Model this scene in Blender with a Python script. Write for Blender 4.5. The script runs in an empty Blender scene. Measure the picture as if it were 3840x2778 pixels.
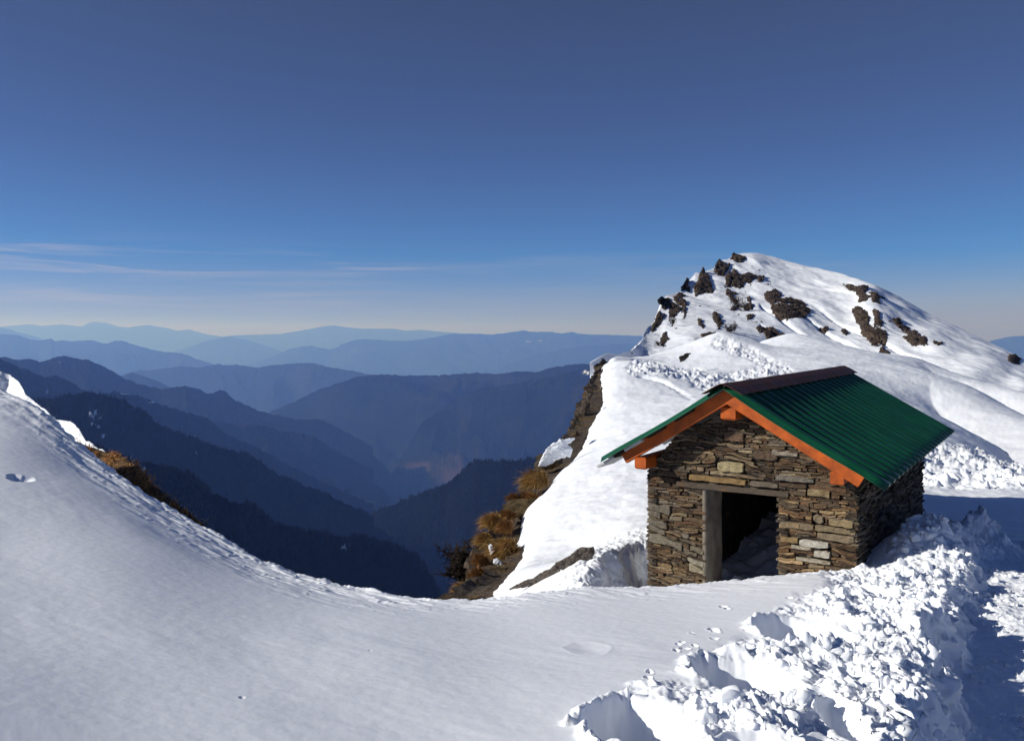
import bpy, math, random
import numpy as np
from mathutils import Vector, Matrix
random.seed(7); RNG = np.random.default_rng(11)
sc = bpy.context.scene
COL = sc.collection
F, CX, HY = 838.0, 512.0, 331.0          # focal length (px), principal column, horizon row of the 1024x740 frame
sc.render.resolution_x, sc.render.resolution_y = 1024, 740

def P(px, py, D):
    """the point at forward distance D seen at this column and row"""
    return np.array([(px-CX)/F*D, D, (HY-py)/F*D])

# ------------------------------------------------------------------ noise
def _h(ix, iy, seed, iz=0):
    M = 0xFFFFFFFF
    h = (ix.astype(np.int64)*374761393 + iy.astype(np.int64)*668265263 + iz*2147483647*3 + seed*974634777) & M
    h = ((h ^ (h >> 13))*1274126177) & M
    h = ((h ^ (h >> 16))*2246822519) & M
    h = h ^ (h >> 15)
    return h.astype(np.float64)/4294967296.0

def perlin(x, y, seed=0):
    xi = np.floor(x); yi = np.floor(y); xf = x-xi; yf = y-yi
    u = xf*xf*xf*(xf*(xf*6-15)+10); v = yf*yf*yf*(yf*(yf*6-15)+10)
    def g(a, b):
        t = _h(xi+a, yi+b, seed)*2*np.pi
        return np.cos(t)*(xf-a)+np.sin(t)*(yf-b)
    n0 = g(0, 0)*(1-u)+g(1, 0)*u; n1 = g(0, 1)*(1-u)+g(1, 1)*u
    return (n0*(1-v)+n1*v)*1.5

def fbm(x, y, o=4, seed=0, gain=.5):
    r = 0; a = 1.0; f = 1.0
    for i in range(o):
        r = r+a*perlin(x*f+i*17.3, y*f-i*9.1, seed+i); a *= gain; f *= 2.03
    return r

def ridged(x, y, o=5, seed=0, gain=.5):
    r = 0; a = 1.0; f = 1.0; w = 1.0
    for i in range(o):
        n = 1-np.abs(perlin(x*f+i*5.7, y*f+i*3.1, seed+i))*1.6
        n = n*n*w; w = np.clip(n*1.6, 0, 1); r = r+a*n; a *= gain; f *= 2.1
    return r

def vn3(p, seed=0):
    i = np.floor(p); f = p-i; f = f*f*(3-2*f); r = 0
    for a in (0, 1):
        for b in (0, 1):
            for c in (0, 1):
                w = (f[:, 0] if a else 1-f[:, 0])*(f[:, 1] if b else 1-f[:, 1])*(f[:, 2] if c else 1-f[:, 2])
                r = r+w*_h(i[:, 0]+a, i[:, 1]+b, seed, (i[:, 2]+c).astype(np.int64))
    return r*2-1

def fbm3(p, o=4, seed=0, gain=.5):
    r = 0; a = 1.0; f = 1.0
    for i in range(o):
        r = r+a*vn3(p*f+i*7.7, seed+i); a *= gain; f *= 2.07
    return r

def worley3(p, seed=0):
    i = np.floor(p); best = np.full(len(p), 9.0); bid = np.zeros(len(p))
    for a in (-1, 0, 1):
        for b in (-1, 0, 1):
            for c in (-1, 0, 1):
                X = i[:, 0]+a; Y = i[:, 1]+b; Z = (i[:, 2]+c).astype(np.int64)
                q = np.stack([X+_h(X, Y, seed, Z), Y+_h(X, Y, seed+1, Z), i[:, 2]+c+_h(X, Y, seed+2, Z)], 1)
                d = np.sum((p-q)**2, 1); m = d < best
                best = np.where(m, d, best); bid = np.where(m, _h(X, Y, seed+3, Z), bid)
    return np.sqrt(best), bid

def spikes(x, y, cell, hmin, hmax, rmin, rmax, seed, sharp=1.0, dens=1.0):
    """highest of many randomly placed little cones: broken snow crust"""
    wx = x+.35*cell*perlin(x/cell*1.7, y/cell*1.7, seed+50); wy = y+.35*cell*perlin(x/cell*1.7+9, y/cell*1.7, seed+51)
    i = np.floor(wx/cell); j = np.floor(wy/cell); r = np.zeros_like(x)
    for a in (-1, 0, 1):
        for b in (-1, 0, 1):
            X = i+a; Y = j+b
            qx = (X+_h(X, Y, seed))*cell; qy = (Y+_h(X, Y, seed+1))*cell
            hh = hmin+(hmax-hmin)*_h(X, Y, seed+2)**2; rr = rmin+(rmax-rmin)*_h(X, Y, seed+3)
            an = _h(X, Y, seed+4)*np.pi; el = .5+.5*_h(X, Y, seed+6)
            dx = wx-qx; dy = wy-qy
            d = np.sqrt((dx*np.cos(an)+dy*np.sin(an))**2+((dy*np.cos(an)-dx*np.sin(an))/el)**2)
            r = np.maximum(r, np.where(_h(X, Y, seed+5) < dens, hh*np.clip(1-d/rr, 0, 1)**sharp, 0))
    return r

def sstep(a, b, x):
    t = np.clip((x-a)/(b-a), 0, 1); return t*t*(3-2*t)

def softplus(x, k):
    return np.where(x/k > 20, x, np.log1p(np.exp(np.clip(x/k, -30, 20)))*k)

class TPS:
    def __init__(s, pts, vals, lam=0.0):
        s.p = np.asarray(pts, float); n = len(s.p)
        K = s.U(s.p[:, None]-s.p[None]); Q = np.hstack([np.ones((n, 1)), s.p])
        A = np.zeros((n+3, n+3)); A[:n, :n] = K+lam*np.eye(n); A[:n, n:] = Q; A[n:, :n] = Q.T
        s.w = np.linalg.solve(A, np.concatenate([np.asarray(vals, float), np.zeros(3)]))
    @staticmethod
    def U(d):
        r2 = np.sum(d*d, -1); return .5*r2*np.log(r2+1e-12)
    def __call__(s, a, b):
        sh = np.shape(a); a = np.ravel(a); b = np.ravel(b); out = np.empty(len(a)); n = len(s.p)
        for k in range(0, len(a), 100000):
            q = np.stack([a[k:k+100000], b[k:k+100000]], 1); r = s.w[n]+q@s.w[n+1:]
            for m in range(n):
                r = r+s.w[m]*s.U(q-s.p[m])
            out[k:k+100000] = r
        return out.reshape(sh)

# ------------------------------------------------------------------ mesh helpers
def mesh(name, V, Fc, mat, parent=None, smooth=True, attrs=None, colors=None):
    V = np.asarray(V, np.float32); me = bpy.data.meshes.new(name)
    me.vertices.add(len(V)); me.vertices.foreach_set("co", V.ravel())
    if isinstance(Fc, np.ndarray):
        Fc = [Fc]
    else:
        by = {}
        if len(Fc) and not isinstance(Fc[0], np.ndarray):
            for f in Fc: by.setdefault(len(f), []).append(f)
            Fc = [np.array(v) for v in by.values()]
    idx = np.concatenate([f.ravel() for f in Fc]).astype(np.int32)
    tot = np.concatenate([np.full(len(f), f.shape[1]) for f in Fc]); st = np.concatenate([[0], np.cumsum(tot)[:-1]]).astype(np.int32)
    me.loops.add(len(idx)); me.loops.foreach_set("vertex_index", idx)
    me.polygons.add(len(tot)); me.polygons.foreach_set("loop_start", st)
    me.polygons.foreach_set("use_smooth", np.full(len(tot), smooth))
    me.update(calc_edges=True)
    for k, v in (attrs or {}).items():
        a = me.attributes.new(k, 'FLOAT', 'POINT'); a.data.foreach_set("value", np.asarray(v, np.float32).ravel())
    if colors is not None:
        a = me.attributes.new("Col", 'FLOAT_COLOR', 'POINT')
        c = np.ones((len(V), 4), np.float32); c[:, :3] = colors; a.data.foreach_set("color", c.ravel())
    me.materials.append(mat)
    o = bpy.data.objects.new(name, me); COL.objects.link(o)
    if parent: o.parent = parent
    return o

def gridf(r, c):
    i = np.arange(r*c).reshape(r, c)
    return np.stack([i[:-1, :-1].ravel(), i[:-1, 1:].ravel(), i[1:, 1:].ravel(), i[1:, :-1].ravel()], 1)

def tag(o, label=None, cat=None, group=None, kind=None):
    for k, v in (('label', label), ('category', cat), ('group', group), ('kind', kind)):
        if v: o[k] = v
    return o

def empty(name, loc, rz=0):
    o = bpy.data.objects.new(name, None); COL.objects.link(o); o.location = loc; o.rotation_euler = (0, 0, rz)
    o.empty_display_size = .3
    return o

# ------------------------------------------------------------------ materials
def mat(name):
    m = bpy.data.materials.new(name); m.use_nodes = True; nt = m.node_tree
    return m, nt, nt.nodes["Principled BSDF"]
def N(nt, t, **k):
    n = nt.nodes.new(t)
    for a, b in k.items():
        if a in n.inputs: n.inputs[a].default_value = b
        else: setattr(n, a, b)
    return n
def noise(nt, vec, scale, detail=4, rough=.55, dist=0):
    n = N(nt, "ShaderNodeTexNoise"); n.inputs["Scale"].default_value = scale; n.inputs["Detail"].default_value = detail
    n.inputs["Roughness"].default_value = rough; n.inputs["Distortion"].default_value = dist
    nt.links.new(vec, n.inputs["Vector"]); return n.outputs["Fac"]
def ramp(nt, fac, stops):
    r = N(nt, "ShaderNodeValToRGB"); nt.links.new(fac, r.inputs[0]); e = r.color_ramp.elements
    while len(e) < len(stops): e.new(.5)
    for q, (p, c) in zip(e, stops): q.position = p; q.color = (*c, 1)
    return r.outputs[0]
def mixc(nt, fac, a, b, mode='MIX'):
    m = N(nt, "ShaderNodeMix", data_type='RGBA', blend_type=mode)
    for s, v in ((m.inputs[0], fac), (m.inputs[6], a), (m.inputs[7], b)):
        if isinstance(v, bpy.types.NodeSocket): nt.links.new(v, s)
        elif isinstance(v, tuple): s.default_value = (*v, 1)
        else: s.default_value = v
    return m.outputs[2]
def math_(nt, op, a, b=None, c=None):
    m = N(nt, "ShaderNodeMath", operation=op)
    for i, v in enumerate((a, b, c)):
        if v is None: continue
        if isinstance(v, bpy.types.NodeSocket): nt.links.new(v, m.inputs[i])
        else: m.inputs[i].default_value = v
    return m.outputs[0]
def bump(nt, h, strength, dist, normal=None):
    b = N(nt, "ShaderNodeBump"); b.inputs["Strength"].default_value = strength; b.inputs["Distance"].default_value = dist
    nt.links.new(h, b.inputs["Height"])
    if normal: nt.links.new(normal, b.inputs["Normal"])
    return b.outputs[0]
def pos(nt):
    return N(nt, "ShaderNodeTexCoord").outputs["Object"]
def attr(nt, name, out="Fac"):
    a = N(nt, "ShaderNodeAttribute"); a.attribute_name = name; return a.outputs[out]

SNOW = (.86, .89, .945)
def snow_mat(name, fine, fs, med, ms):
    m, nt, b = mat(name); p = pos(nt)
    n1 = noise(nt, p, fine, 3, .6); n2 = noise(nt, p, med, 4, .6)
    nb = bump(nt, n1, .55, fs); nb = bump(nt, n2, .5, ms, nb)
    nt.links.new(nb, b.inputs["Normal"])
    c = ramp(nt, noise(nt, p, med*.23, 3), [(.3, (.83, .865, .925)), (.7, SNOW)])
    nt.links.new(c, b.inputs["Base Color"])
    b.inputs["Roughness"].default_value = .62; b.inputs["Specular IOR Level"].default_value = .25
    return m
M_SNOW = snow_mat("near_snow", 240, .0016, 7, .003)
M_SNOWFAR = snow_mat("mountain_snow", 3.5, .05, .5, .25)

def rock_mat(name, dark, lightc, scale, snow=0.0, lichen=None):
    m, nt, b = mat(name); p = pos(nt)
    n = noise(nt, p, scale, 8, .62, .6); n2 = noise(nt, p, scale*5, 5, .6)
    c = ramp(nt, n, [(.3, dark), (.5, tuple((a+q)/2 for a, q in zip(dark, lightc))), (.72, lightc)])
    c = mixc(nt, .55, c, ramp(nt, n2, [(.3, (.35, .33, .3)), (.7, (1, 1, 1))]), 'MULTIPLY')
    if lichen: c = mixc(nt, ramp(nt, noise(nt, p, scale*.6, 4), [(.52, (0, 0, 0)), (.6, (1, 1, 1))]), c, lichen)
    nb = bump(nt, n2, .9, .25/scale); nb = bump(nt, n, .8, .9/scale, nb)
    if snow:
        g = N(nt, "ShaderNodeNewGeometry"); s = N(nt, "ShaderNodeSeparateXYZ"); nt.links.new(g.outputs["Normal"], s.inputs[0])
        k = math_(nt, 'ADD', s.outputs[2], math_(nt, 'MULTIPLY', noise(nt, p, scale*1.5, 4), .5))
        k = ramp(nt, k, [(snow, (0, 0, 0)), (snow+.04, (1, 1, 1))])
        c = mixc(nt, k, c, SNOW)
    nt.links.new(c, b.inputs["Base Color"]); nt.links.new(nb, b.inputs["Normal"])
    b.inputs["Roughness"].default_value = .85; b.inputs["Specular IOR Level"].default_value = .2
    return m
M_ROCK = rock_mat("peak_rock", (.042, .030, .024), (.17, .125, .095), .5, snow=1.06)
M_ROCKDK = rock_mat("shale_rock", (.14, .115, .098), (.33, .28, .24), 2.2)
M_CLIFF = rock_mat("cliff_rock", (.045, .036, .03), (.17, .13, .10), 1.3, snow=1.18, lichen=(.12, .078, .04))

def paint(name, col, rough, spec=.4, bumpy=0, var=.25, sc_=6):
    m, nt, b = mat(name); p = pos(nt)
    n = noise(nt, p, sc_, 6, .6); dk = tuple(c*(1-var) for c in col)
    nt.links.new(ramp(nt, n, [(.35, dk), (.65, col)]), b.inputs["Base Color"])
    r = ramp(nt, noise(nt, p, sc_*2, 4), [(.3, (rough*.8,)*3), (.7, (min(1, rough*1.25),)*3)])
    nt.links.new(r, b.inputs["Roughness"]); b.inputs["Specular IOR Level"].default_value = spec
    if bumpy: nt.links.new(bump(nt, noise(nt, p, sc_*6, 5), .6, bumpy), b.inputs["Normal"])
    return m
M_GREEN = paint("green_sheet_paint", (.005, .078, .037), .45, .3, .0008, .30, 2.2)
M_CAP = paint("maroon_sheet_paint", (.080, .029, .019), .6, .25, .0008, .25, 2.5)
M_ORANGE = paint("orange_timber_paint", (.44, .088, .010), .55, .25, .003, .45, 6)
M_UNDER = paint("pale_sheet_underside", (.42, .44, .44), .5, .3, .001, .2, 4)
M_JAMB = paint("grey_plaster", (.205, .18, .15), .9, .15, .008, .45, 5)
M_GAP = paint("dark_gap_paint", (.035, .028, .022), .95, .05, .01, .4, 8)

def stone_mat():
    m, nt, b = mat("slate_masonry"); p = pos(nt)
    mp = N(nt, "ShaderNodeMapping"); mp.inputs["Scale"].default_value = (1, 1, 4.5); nt.links.new(p, mp.inputs[0]); q = mp.outputs[0]
    c = attr(nt, "Col", "Color")
    n = noise(nt, q, 19, 6, .7); n2 = noise(nt, q, 60, 4, .65)
    c = mixc(nt, .8, c, ramp(nt, n, [(.25, (.30, .28, .26)), (.5, (.90, .87, .82)), (.75, (1.5, 1.45, 1.36))]), 'MULTIPLY')
    c = mixc(nt, ramp(nt, noise(nt, p, 5, 5), [(.56, (0, 0, 0)), (.7, (.6, .6, .6))]), c, (.17, .085, .035))
    nt.links.new(c, b.inputs["Base Color"])
    nb = bump(nt, n2, 1.0, .012); nb = bump(nt, n, 1.0, .035, nb); nt.links.new(nb, b.inputs["Normal"])
    b.inputs["Roughness"].default_value = .82; b.inputs["Specular IOR Level"].default_value = .25
    return m
M_STONE = stone_mat()

def grass_mat(name, a, bcol, c2):
    m, nt, b = mat(name)
    t = attr(nt, "tint")
    c = ramp(nt, t, [(0, a), (.5, bcol), (1, c2)])
    nt.links.new(c, b.inputs["Base Color"]); b.inputs["Roughness"].default_value = .8; b.inputs["Specular IOR Level"].default_value = .1
    return m
M_GRASS = grass_mat("dry_golden_grass", (.12, .062, .02), (.37, .215, .065), (.62, .43, .19))
M_GRASSB = grass_mat("dry_brown_grass", (.10, .048, .018), (.24, .115, .037), (.42, .22, .08))
M_GRASSL = grass_mat("lit_brown_grass", (.17, .075, .026), (.42, .21, .07), (.65, .38, .15))  # brown grass in brighter colours, so the shaded bank looks sunlit
M_TREE = grass_mat("conifer_green", (.0016, .003, .0024), (.004, .0062, .004), (.009, .011, .007))
M_TWIG = paint("dark_twigs", (.035, .025, .018), .9, .1, 0, .4, 3)

def hill_mat(name, g1, g2, brown, scale, tree=True):
    m, nt, b = mat(name); p = pos(nt)
    n = noise(nt, p, scale, 6, .6); n2 = noise(nt, p, scale*6, 4, .65)
    c = ramp(nt, n, [(.35, g1), (.65, g2)])
    c = mixc(nt, ramp(nt, noise(nt, p, scale*.5, 6, .65), [(.52, (0, 0, 0)), (.66, (.8, .8, .8))]), c, brown)
    c = mixc(nt, .8, c, ramp(nt, n2, [(.35, (.25, .25, .25)), (.7, (1.3, 1.3, 1.3))]), 'MULTIPLY')
    sp = attr(nt, "bare"); k = ramp(nt, math_(nt, 'MULTIPLY', sp, ramp(nt, n2, [(.2, (.4, .4, .4)), (.8, (1, 1, 1))])), [(.3, (0, 0, 0)), (.6, (1, 1, 1))])
    c = mixc(nt, k, c, (.040, .028, .022))
    gr = attr(nt, "meadow"); k = ramp(nt, math_(nt, 'MULTIPLY', gr, n), [(.25, (0, 0, 0)), (.4, (1, 1, 1))])
    c = mixc(nt, k, c, (.05, .065, .022))
    s = attr(nt, "snowy")
    mp = N(nt, "ShaderNodeMapping"); mp.inputs["Scale"].default_value = (1, 1, .35); nt.links.new(p, mp.inputs[0])
    k = math_(nt, 'MULTIPLY', s, noise(nt, mp.outputs[0], scale*22, 4, .7))
    c = mixc(nt, ramp(nt, k, [(.47, (0, 0, 0)), (.53, (1, 1, 1))]), c, (.75, .78, .83))
    nt.links.new(c, b.inputs["Base Color"])
    nb = bump(nt, n2, 1.0, .35/scale/6)
    nt.links.new(nb, b.inputs["Normal"]); b.inputs["Roughness"].default_value = 1; b.inputs["Specular IOR Level"].default_value = 0
    return m
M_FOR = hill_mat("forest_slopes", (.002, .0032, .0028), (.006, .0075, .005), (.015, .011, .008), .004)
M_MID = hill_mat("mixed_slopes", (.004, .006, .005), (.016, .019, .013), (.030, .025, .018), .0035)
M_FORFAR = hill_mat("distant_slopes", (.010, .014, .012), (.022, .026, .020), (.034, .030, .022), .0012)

# ------------------------------------------------------------------ hills
def poly_dist(px, py, pl):
    d = np.full(np.shape(px), 1e9)
    for (x0, y0), (x1, y1) in zip(pl[:-1], pl[1:]):
        dx, dy = x1-x0, y1-y0; t = np.clip(((px-x0)*dx+(py-y0)*dy)/(dx*dx+dy*dy+1e-9), 0, 1)
        d = np.minimum(d, np.hypot(px-x0-t*dx, py-y0-t*dy))
    return d

def hill(pts, m, sf, sb, width, amp, wl, seed, crest=(2.0, 60.0), ncol=420, nrow=90, gamma=1.5, zmin=-1990, snow=(), bare=(), meadow=(), name="hills"):
    pts = [tuple(p) for p in pts]
    if pts[0][0] < 45: a = pts[0]; pts = [(a[0]-700, a[1]+14, a[2]*1.04), (a[0]-250, a[1]+2, a[2]*1.02)]+pts; ncol = int(ncol*1.55)
    if pts[-1][0] > 1020: a = pts[-1]; pts = pts+[(a[0]+250, a[1]+2, a[2]*1.02), (a[0]+600, a[1]+14, a[2]*1.04)]; ncol = int(ncol*1.5)
    pts = np.array(pts, float); s = np.concatenate([[0], np.cumsum(np.hypot(np.diff(pts[:, 0]), np.diff(pts[:, 1])))])
    u = np.linspace(0, s[-1], ncol)
    # smooth-ish interpolation of the crest
    px = np.interp(u, s, pts[:, 0]); py = np.interp(u, s, pts[:, 1]); D = np.exp(np.interp(u, s, np.log(pts[:, 2])))
    k = max(1, int(1.6/(s[-1]/ncol))) ; ker = np.hanning(2*k+3); ker /= ker.sum()
    def sm(a): return np.convolve(np.pad(a, k+1, mode='edge'), ker, mode='valid')
    py = sm(py); D = sm(D)
    C = np.stack([(px-CX)/F*D, D, (HY-py)/F*D], 1)
    cn = crest[0]*fbm(C[:, 0]/crest[1], C[:, 1]/crest[1], 5, seed+90, .6)
    rd = C[:, :2]/np.linalg.norm(C[:, :2], axis=1)[:, None]
    v = np.linspace(-1, 1, nrow); v = np.sign(v)*np.abs(v)**gamma
    if not (np.abs(v) < 1e-9).any(): v[np.argmin(np.abs(v))] = 0
    r = np.where(v > 0, v*width, v*width*.6)                   # >0: towards the viewer
    X = C[:, 0][None]-rd[:, 0][None]*r[:, None]; Y = C[:, 1][None]-rd[:, 1][None]*r[:, None]
    base = np.where(r > 0, sf*r, -sb*r)[:, None]*np.ones((1, ncol))
    ar = np.abs(r)[:, None]
    ang = X/Y*float(np.median(D)); rr_ = np.hypot(X, Y)
    n = .72*ridged((ang+.45*wl*fbm(X/wl/1.6, Y/wl/1.6, 2, seed+30)+.35*(rr_-rr_.mean()))/wl, rr_/(wl*2.4), 4, seed, .45)+.28*ridged(X/wl*1.7, Y/wl*1.7, 4, seed+40)
    Z = C[:, 2][None]-base-(1.25-n)*amp*np.clip(ar/(wl*.55), 0, 1)
    Z += cn[None]*np.exp(-ar/(crest[1]*.5))
    Z += crest[0]*1.2*fbm(X/crest[1]*1.3, Y/crest[1]*1.3, 3, seed+3, .6)*np.clip(ar/(wl*.05), 0, 1)
    Z = np.maximum(Z, zmin+20*fbm(X/900, Y/900, 3, seed+5))
    A = np.stack([X, Y, Z], 2)
    qx = X/Y*F+CX; qy = HY-Z/Y*F
    def spots(L):
        q = np.zeros_like(X)
        for sx, sy, rx, ry in L:
            q = np.maximum(q, np.clip(1.25-.9*np.sqrt(((qx-sx)/rx)**2+((qy-sy)/ry)**2), 0, 1))
        return q
    o = mesh(name, A.reshape(-1, 3), gridf(nrow, ncol), m, attrs={'snowy': spots(snow), 'bare': spots(bare), 'meadow': spots(meadow)})
    tag(o, kind='structure')
    return o, A

def c3(L): return [(x*.16461, 293.3+y*.16461) for x, y in L]
def c4(L): return [(320+x*.19498, 293.3+y*.19498) for x, y in L]
def wd(L, D): return [(x, y, d) for (x, y), d in zip(L, np.interp(np.linspace(0, 1, len(L)), np.linspace(0, 1, len(D)), D))]

# farthest pale ridges
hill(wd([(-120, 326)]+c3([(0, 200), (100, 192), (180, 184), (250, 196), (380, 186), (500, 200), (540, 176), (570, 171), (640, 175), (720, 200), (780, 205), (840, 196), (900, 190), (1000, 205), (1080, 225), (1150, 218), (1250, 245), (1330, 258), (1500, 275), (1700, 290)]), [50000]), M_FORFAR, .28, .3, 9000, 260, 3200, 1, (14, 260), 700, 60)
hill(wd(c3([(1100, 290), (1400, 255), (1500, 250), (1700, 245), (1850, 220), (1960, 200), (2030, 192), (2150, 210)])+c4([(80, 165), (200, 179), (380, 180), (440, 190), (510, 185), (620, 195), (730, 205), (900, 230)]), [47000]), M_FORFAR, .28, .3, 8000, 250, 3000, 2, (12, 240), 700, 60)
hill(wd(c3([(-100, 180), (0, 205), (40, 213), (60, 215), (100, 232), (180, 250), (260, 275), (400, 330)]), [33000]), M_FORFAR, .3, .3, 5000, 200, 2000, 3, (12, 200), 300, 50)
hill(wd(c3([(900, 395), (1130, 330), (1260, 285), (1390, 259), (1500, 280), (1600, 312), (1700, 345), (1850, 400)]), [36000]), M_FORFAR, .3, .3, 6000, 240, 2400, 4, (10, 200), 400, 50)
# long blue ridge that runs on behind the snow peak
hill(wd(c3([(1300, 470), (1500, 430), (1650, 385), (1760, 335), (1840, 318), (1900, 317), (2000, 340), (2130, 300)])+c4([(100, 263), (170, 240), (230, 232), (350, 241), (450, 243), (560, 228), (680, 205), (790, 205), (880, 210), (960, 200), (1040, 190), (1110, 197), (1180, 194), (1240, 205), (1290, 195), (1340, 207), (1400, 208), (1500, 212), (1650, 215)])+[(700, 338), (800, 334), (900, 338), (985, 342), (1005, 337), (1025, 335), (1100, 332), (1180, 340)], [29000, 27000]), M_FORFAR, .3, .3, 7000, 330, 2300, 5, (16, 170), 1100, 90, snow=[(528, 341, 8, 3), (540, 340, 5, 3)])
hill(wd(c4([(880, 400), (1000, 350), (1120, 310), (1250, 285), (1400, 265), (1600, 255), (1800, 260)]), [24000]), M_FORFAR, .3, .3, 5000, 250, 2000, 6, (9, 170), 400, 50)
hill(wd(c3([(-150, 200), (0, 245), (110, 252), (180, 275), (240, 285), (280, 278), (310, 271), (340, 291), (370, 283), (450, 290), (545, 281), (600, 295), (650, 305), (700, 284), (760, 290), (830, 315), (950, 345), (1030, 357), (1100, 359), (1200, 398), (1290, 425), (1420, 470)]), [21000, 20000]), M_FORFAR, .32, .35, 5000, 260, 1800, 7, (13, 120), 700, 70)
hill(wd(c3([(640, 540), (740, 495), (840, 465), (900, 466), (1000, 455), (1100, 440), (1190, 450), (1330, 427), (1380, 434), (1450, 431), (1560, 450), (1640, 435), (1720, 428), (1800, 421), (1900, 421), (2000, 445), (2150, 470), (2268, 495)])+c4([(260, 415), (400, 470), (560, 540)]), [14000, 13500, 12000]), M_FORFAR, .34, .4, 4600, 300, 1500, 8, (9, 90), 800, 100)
# the big forested ridge right of the valley and its spurs
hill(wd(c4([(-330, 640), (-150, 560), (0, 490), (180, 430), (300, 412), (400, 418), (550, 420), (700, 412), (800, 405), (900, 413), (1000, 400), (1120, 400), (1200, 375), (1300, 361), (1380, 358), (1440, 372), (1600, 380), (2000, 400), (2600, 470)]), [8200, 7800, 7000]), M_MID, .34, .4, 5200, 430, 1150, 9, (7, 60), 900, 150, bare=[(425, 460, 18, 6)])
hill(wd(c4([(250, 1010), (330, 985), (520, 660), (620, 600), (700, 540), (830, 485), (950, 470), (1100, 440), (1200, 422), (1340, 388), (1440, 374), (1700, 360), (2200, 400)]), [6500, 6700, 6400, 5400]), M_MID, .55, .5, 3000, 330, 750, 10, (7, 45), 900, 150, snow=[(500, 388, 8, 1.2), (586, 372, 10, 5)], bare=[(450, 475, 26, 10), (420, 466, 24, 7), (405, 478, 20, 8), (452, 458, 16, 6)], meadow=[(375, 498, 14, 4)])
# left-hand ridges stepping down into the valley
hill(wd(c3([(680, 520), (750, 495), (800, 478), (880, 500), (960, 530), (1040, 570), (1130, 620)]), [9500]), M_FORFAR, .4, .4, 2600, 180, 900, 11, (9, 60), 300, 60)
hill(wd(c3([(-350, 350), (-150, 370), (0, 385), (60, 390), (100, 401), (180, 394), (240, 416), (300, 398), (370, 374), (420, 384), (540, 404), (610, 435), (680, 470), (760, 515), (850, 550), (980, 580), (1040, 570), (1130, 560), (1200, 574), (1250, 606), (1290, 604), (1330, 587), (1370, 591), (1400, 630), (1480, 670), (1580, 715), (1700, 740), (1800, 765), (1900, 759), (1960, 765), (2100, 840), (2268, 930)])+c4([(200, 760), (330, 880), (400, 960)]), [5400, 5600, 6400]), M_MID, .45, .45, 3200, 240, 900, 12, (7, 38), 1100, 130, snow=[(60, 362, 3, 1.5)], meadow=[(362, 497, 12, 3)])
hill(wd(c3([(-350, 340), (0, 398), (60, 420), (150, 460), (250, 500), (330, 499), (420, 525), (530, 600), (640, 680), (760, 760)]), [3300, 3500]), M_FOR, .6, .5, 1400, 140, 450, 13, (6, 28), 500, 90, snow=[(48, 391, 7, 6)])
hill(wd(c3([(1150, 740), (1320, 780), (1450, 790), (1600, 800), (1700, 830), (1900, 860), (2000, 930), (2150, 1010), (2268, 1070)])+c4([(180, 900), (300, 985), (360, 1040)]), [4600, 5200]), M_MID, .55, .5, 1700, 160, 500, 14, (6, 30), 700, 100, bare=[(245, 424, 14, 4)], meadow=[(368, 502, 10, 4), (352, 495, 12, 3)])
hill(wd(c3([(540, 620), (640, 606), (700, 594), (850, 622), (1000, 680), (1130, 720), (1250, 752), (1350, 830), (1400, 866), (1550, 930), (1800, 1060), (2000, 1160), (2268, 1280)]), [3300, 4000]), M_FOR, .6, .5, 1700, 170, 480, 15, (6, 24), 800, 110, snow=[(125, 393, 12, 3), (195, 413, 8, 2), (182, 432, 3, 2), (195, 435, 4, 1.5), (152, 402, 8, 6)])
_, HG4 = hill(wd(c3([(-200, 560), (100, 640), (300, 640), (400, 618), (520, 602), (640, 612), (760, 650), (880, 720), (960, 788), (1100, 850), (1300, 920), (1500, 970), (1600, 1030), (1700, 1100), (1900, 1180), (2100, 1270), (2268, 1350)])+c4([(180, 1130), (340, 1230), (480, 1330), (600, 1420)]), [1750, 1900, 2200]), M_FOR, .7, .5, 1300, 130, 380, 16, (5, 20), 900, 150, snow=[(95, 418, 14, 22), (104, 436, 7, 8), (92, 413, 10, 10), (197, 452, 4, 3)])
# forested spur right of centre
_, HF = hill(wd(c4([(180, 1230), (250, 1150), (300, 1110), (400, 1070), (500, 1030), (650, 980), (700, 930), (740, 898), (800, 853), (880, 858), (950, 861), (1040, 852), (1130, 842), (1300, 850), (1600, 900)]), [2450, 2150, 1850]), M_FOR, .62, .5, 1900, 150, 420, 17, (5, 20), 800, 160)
# nearest dark spur
_, HG5 = hill(wd(c3([(500, 900), (700, 985), (860, 1030), (950, 1036), (1050, 1070), (1150, 1100), (1300, 1210), (1450, 1265), (1530, 1290), (1600, 1340), (1700, 1420), (1900, 1450), (2100, 1470)])+c4([(0, 1252), (130, 1250), (250, 1250), (330, 1275), (400, 1300), (480, 1330), (520, 1370), (560, 1430), (600, 1500), (640, 1580)]), [900, 980, 1180]), M_FOR, .75, .6, 620, 60, 190, 18, (3, 14), 800, 120, snow=[(345, 546, 16, 9), (250, 505, 4, 5), (144, 468, 6, 8)])

# ground sheet under everything, to the horizon
gx = np.linspace(-90000, 90000, 60); GX, GY = np.meshgrid(gx, gx+60000)
g = mesh("ground", np.stack([GX, GY, -2000+0*GX], 2).reshape(-1, 3), gridf(60, 60), M_FORFAR)
tag(g, kind='structure')

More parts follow.
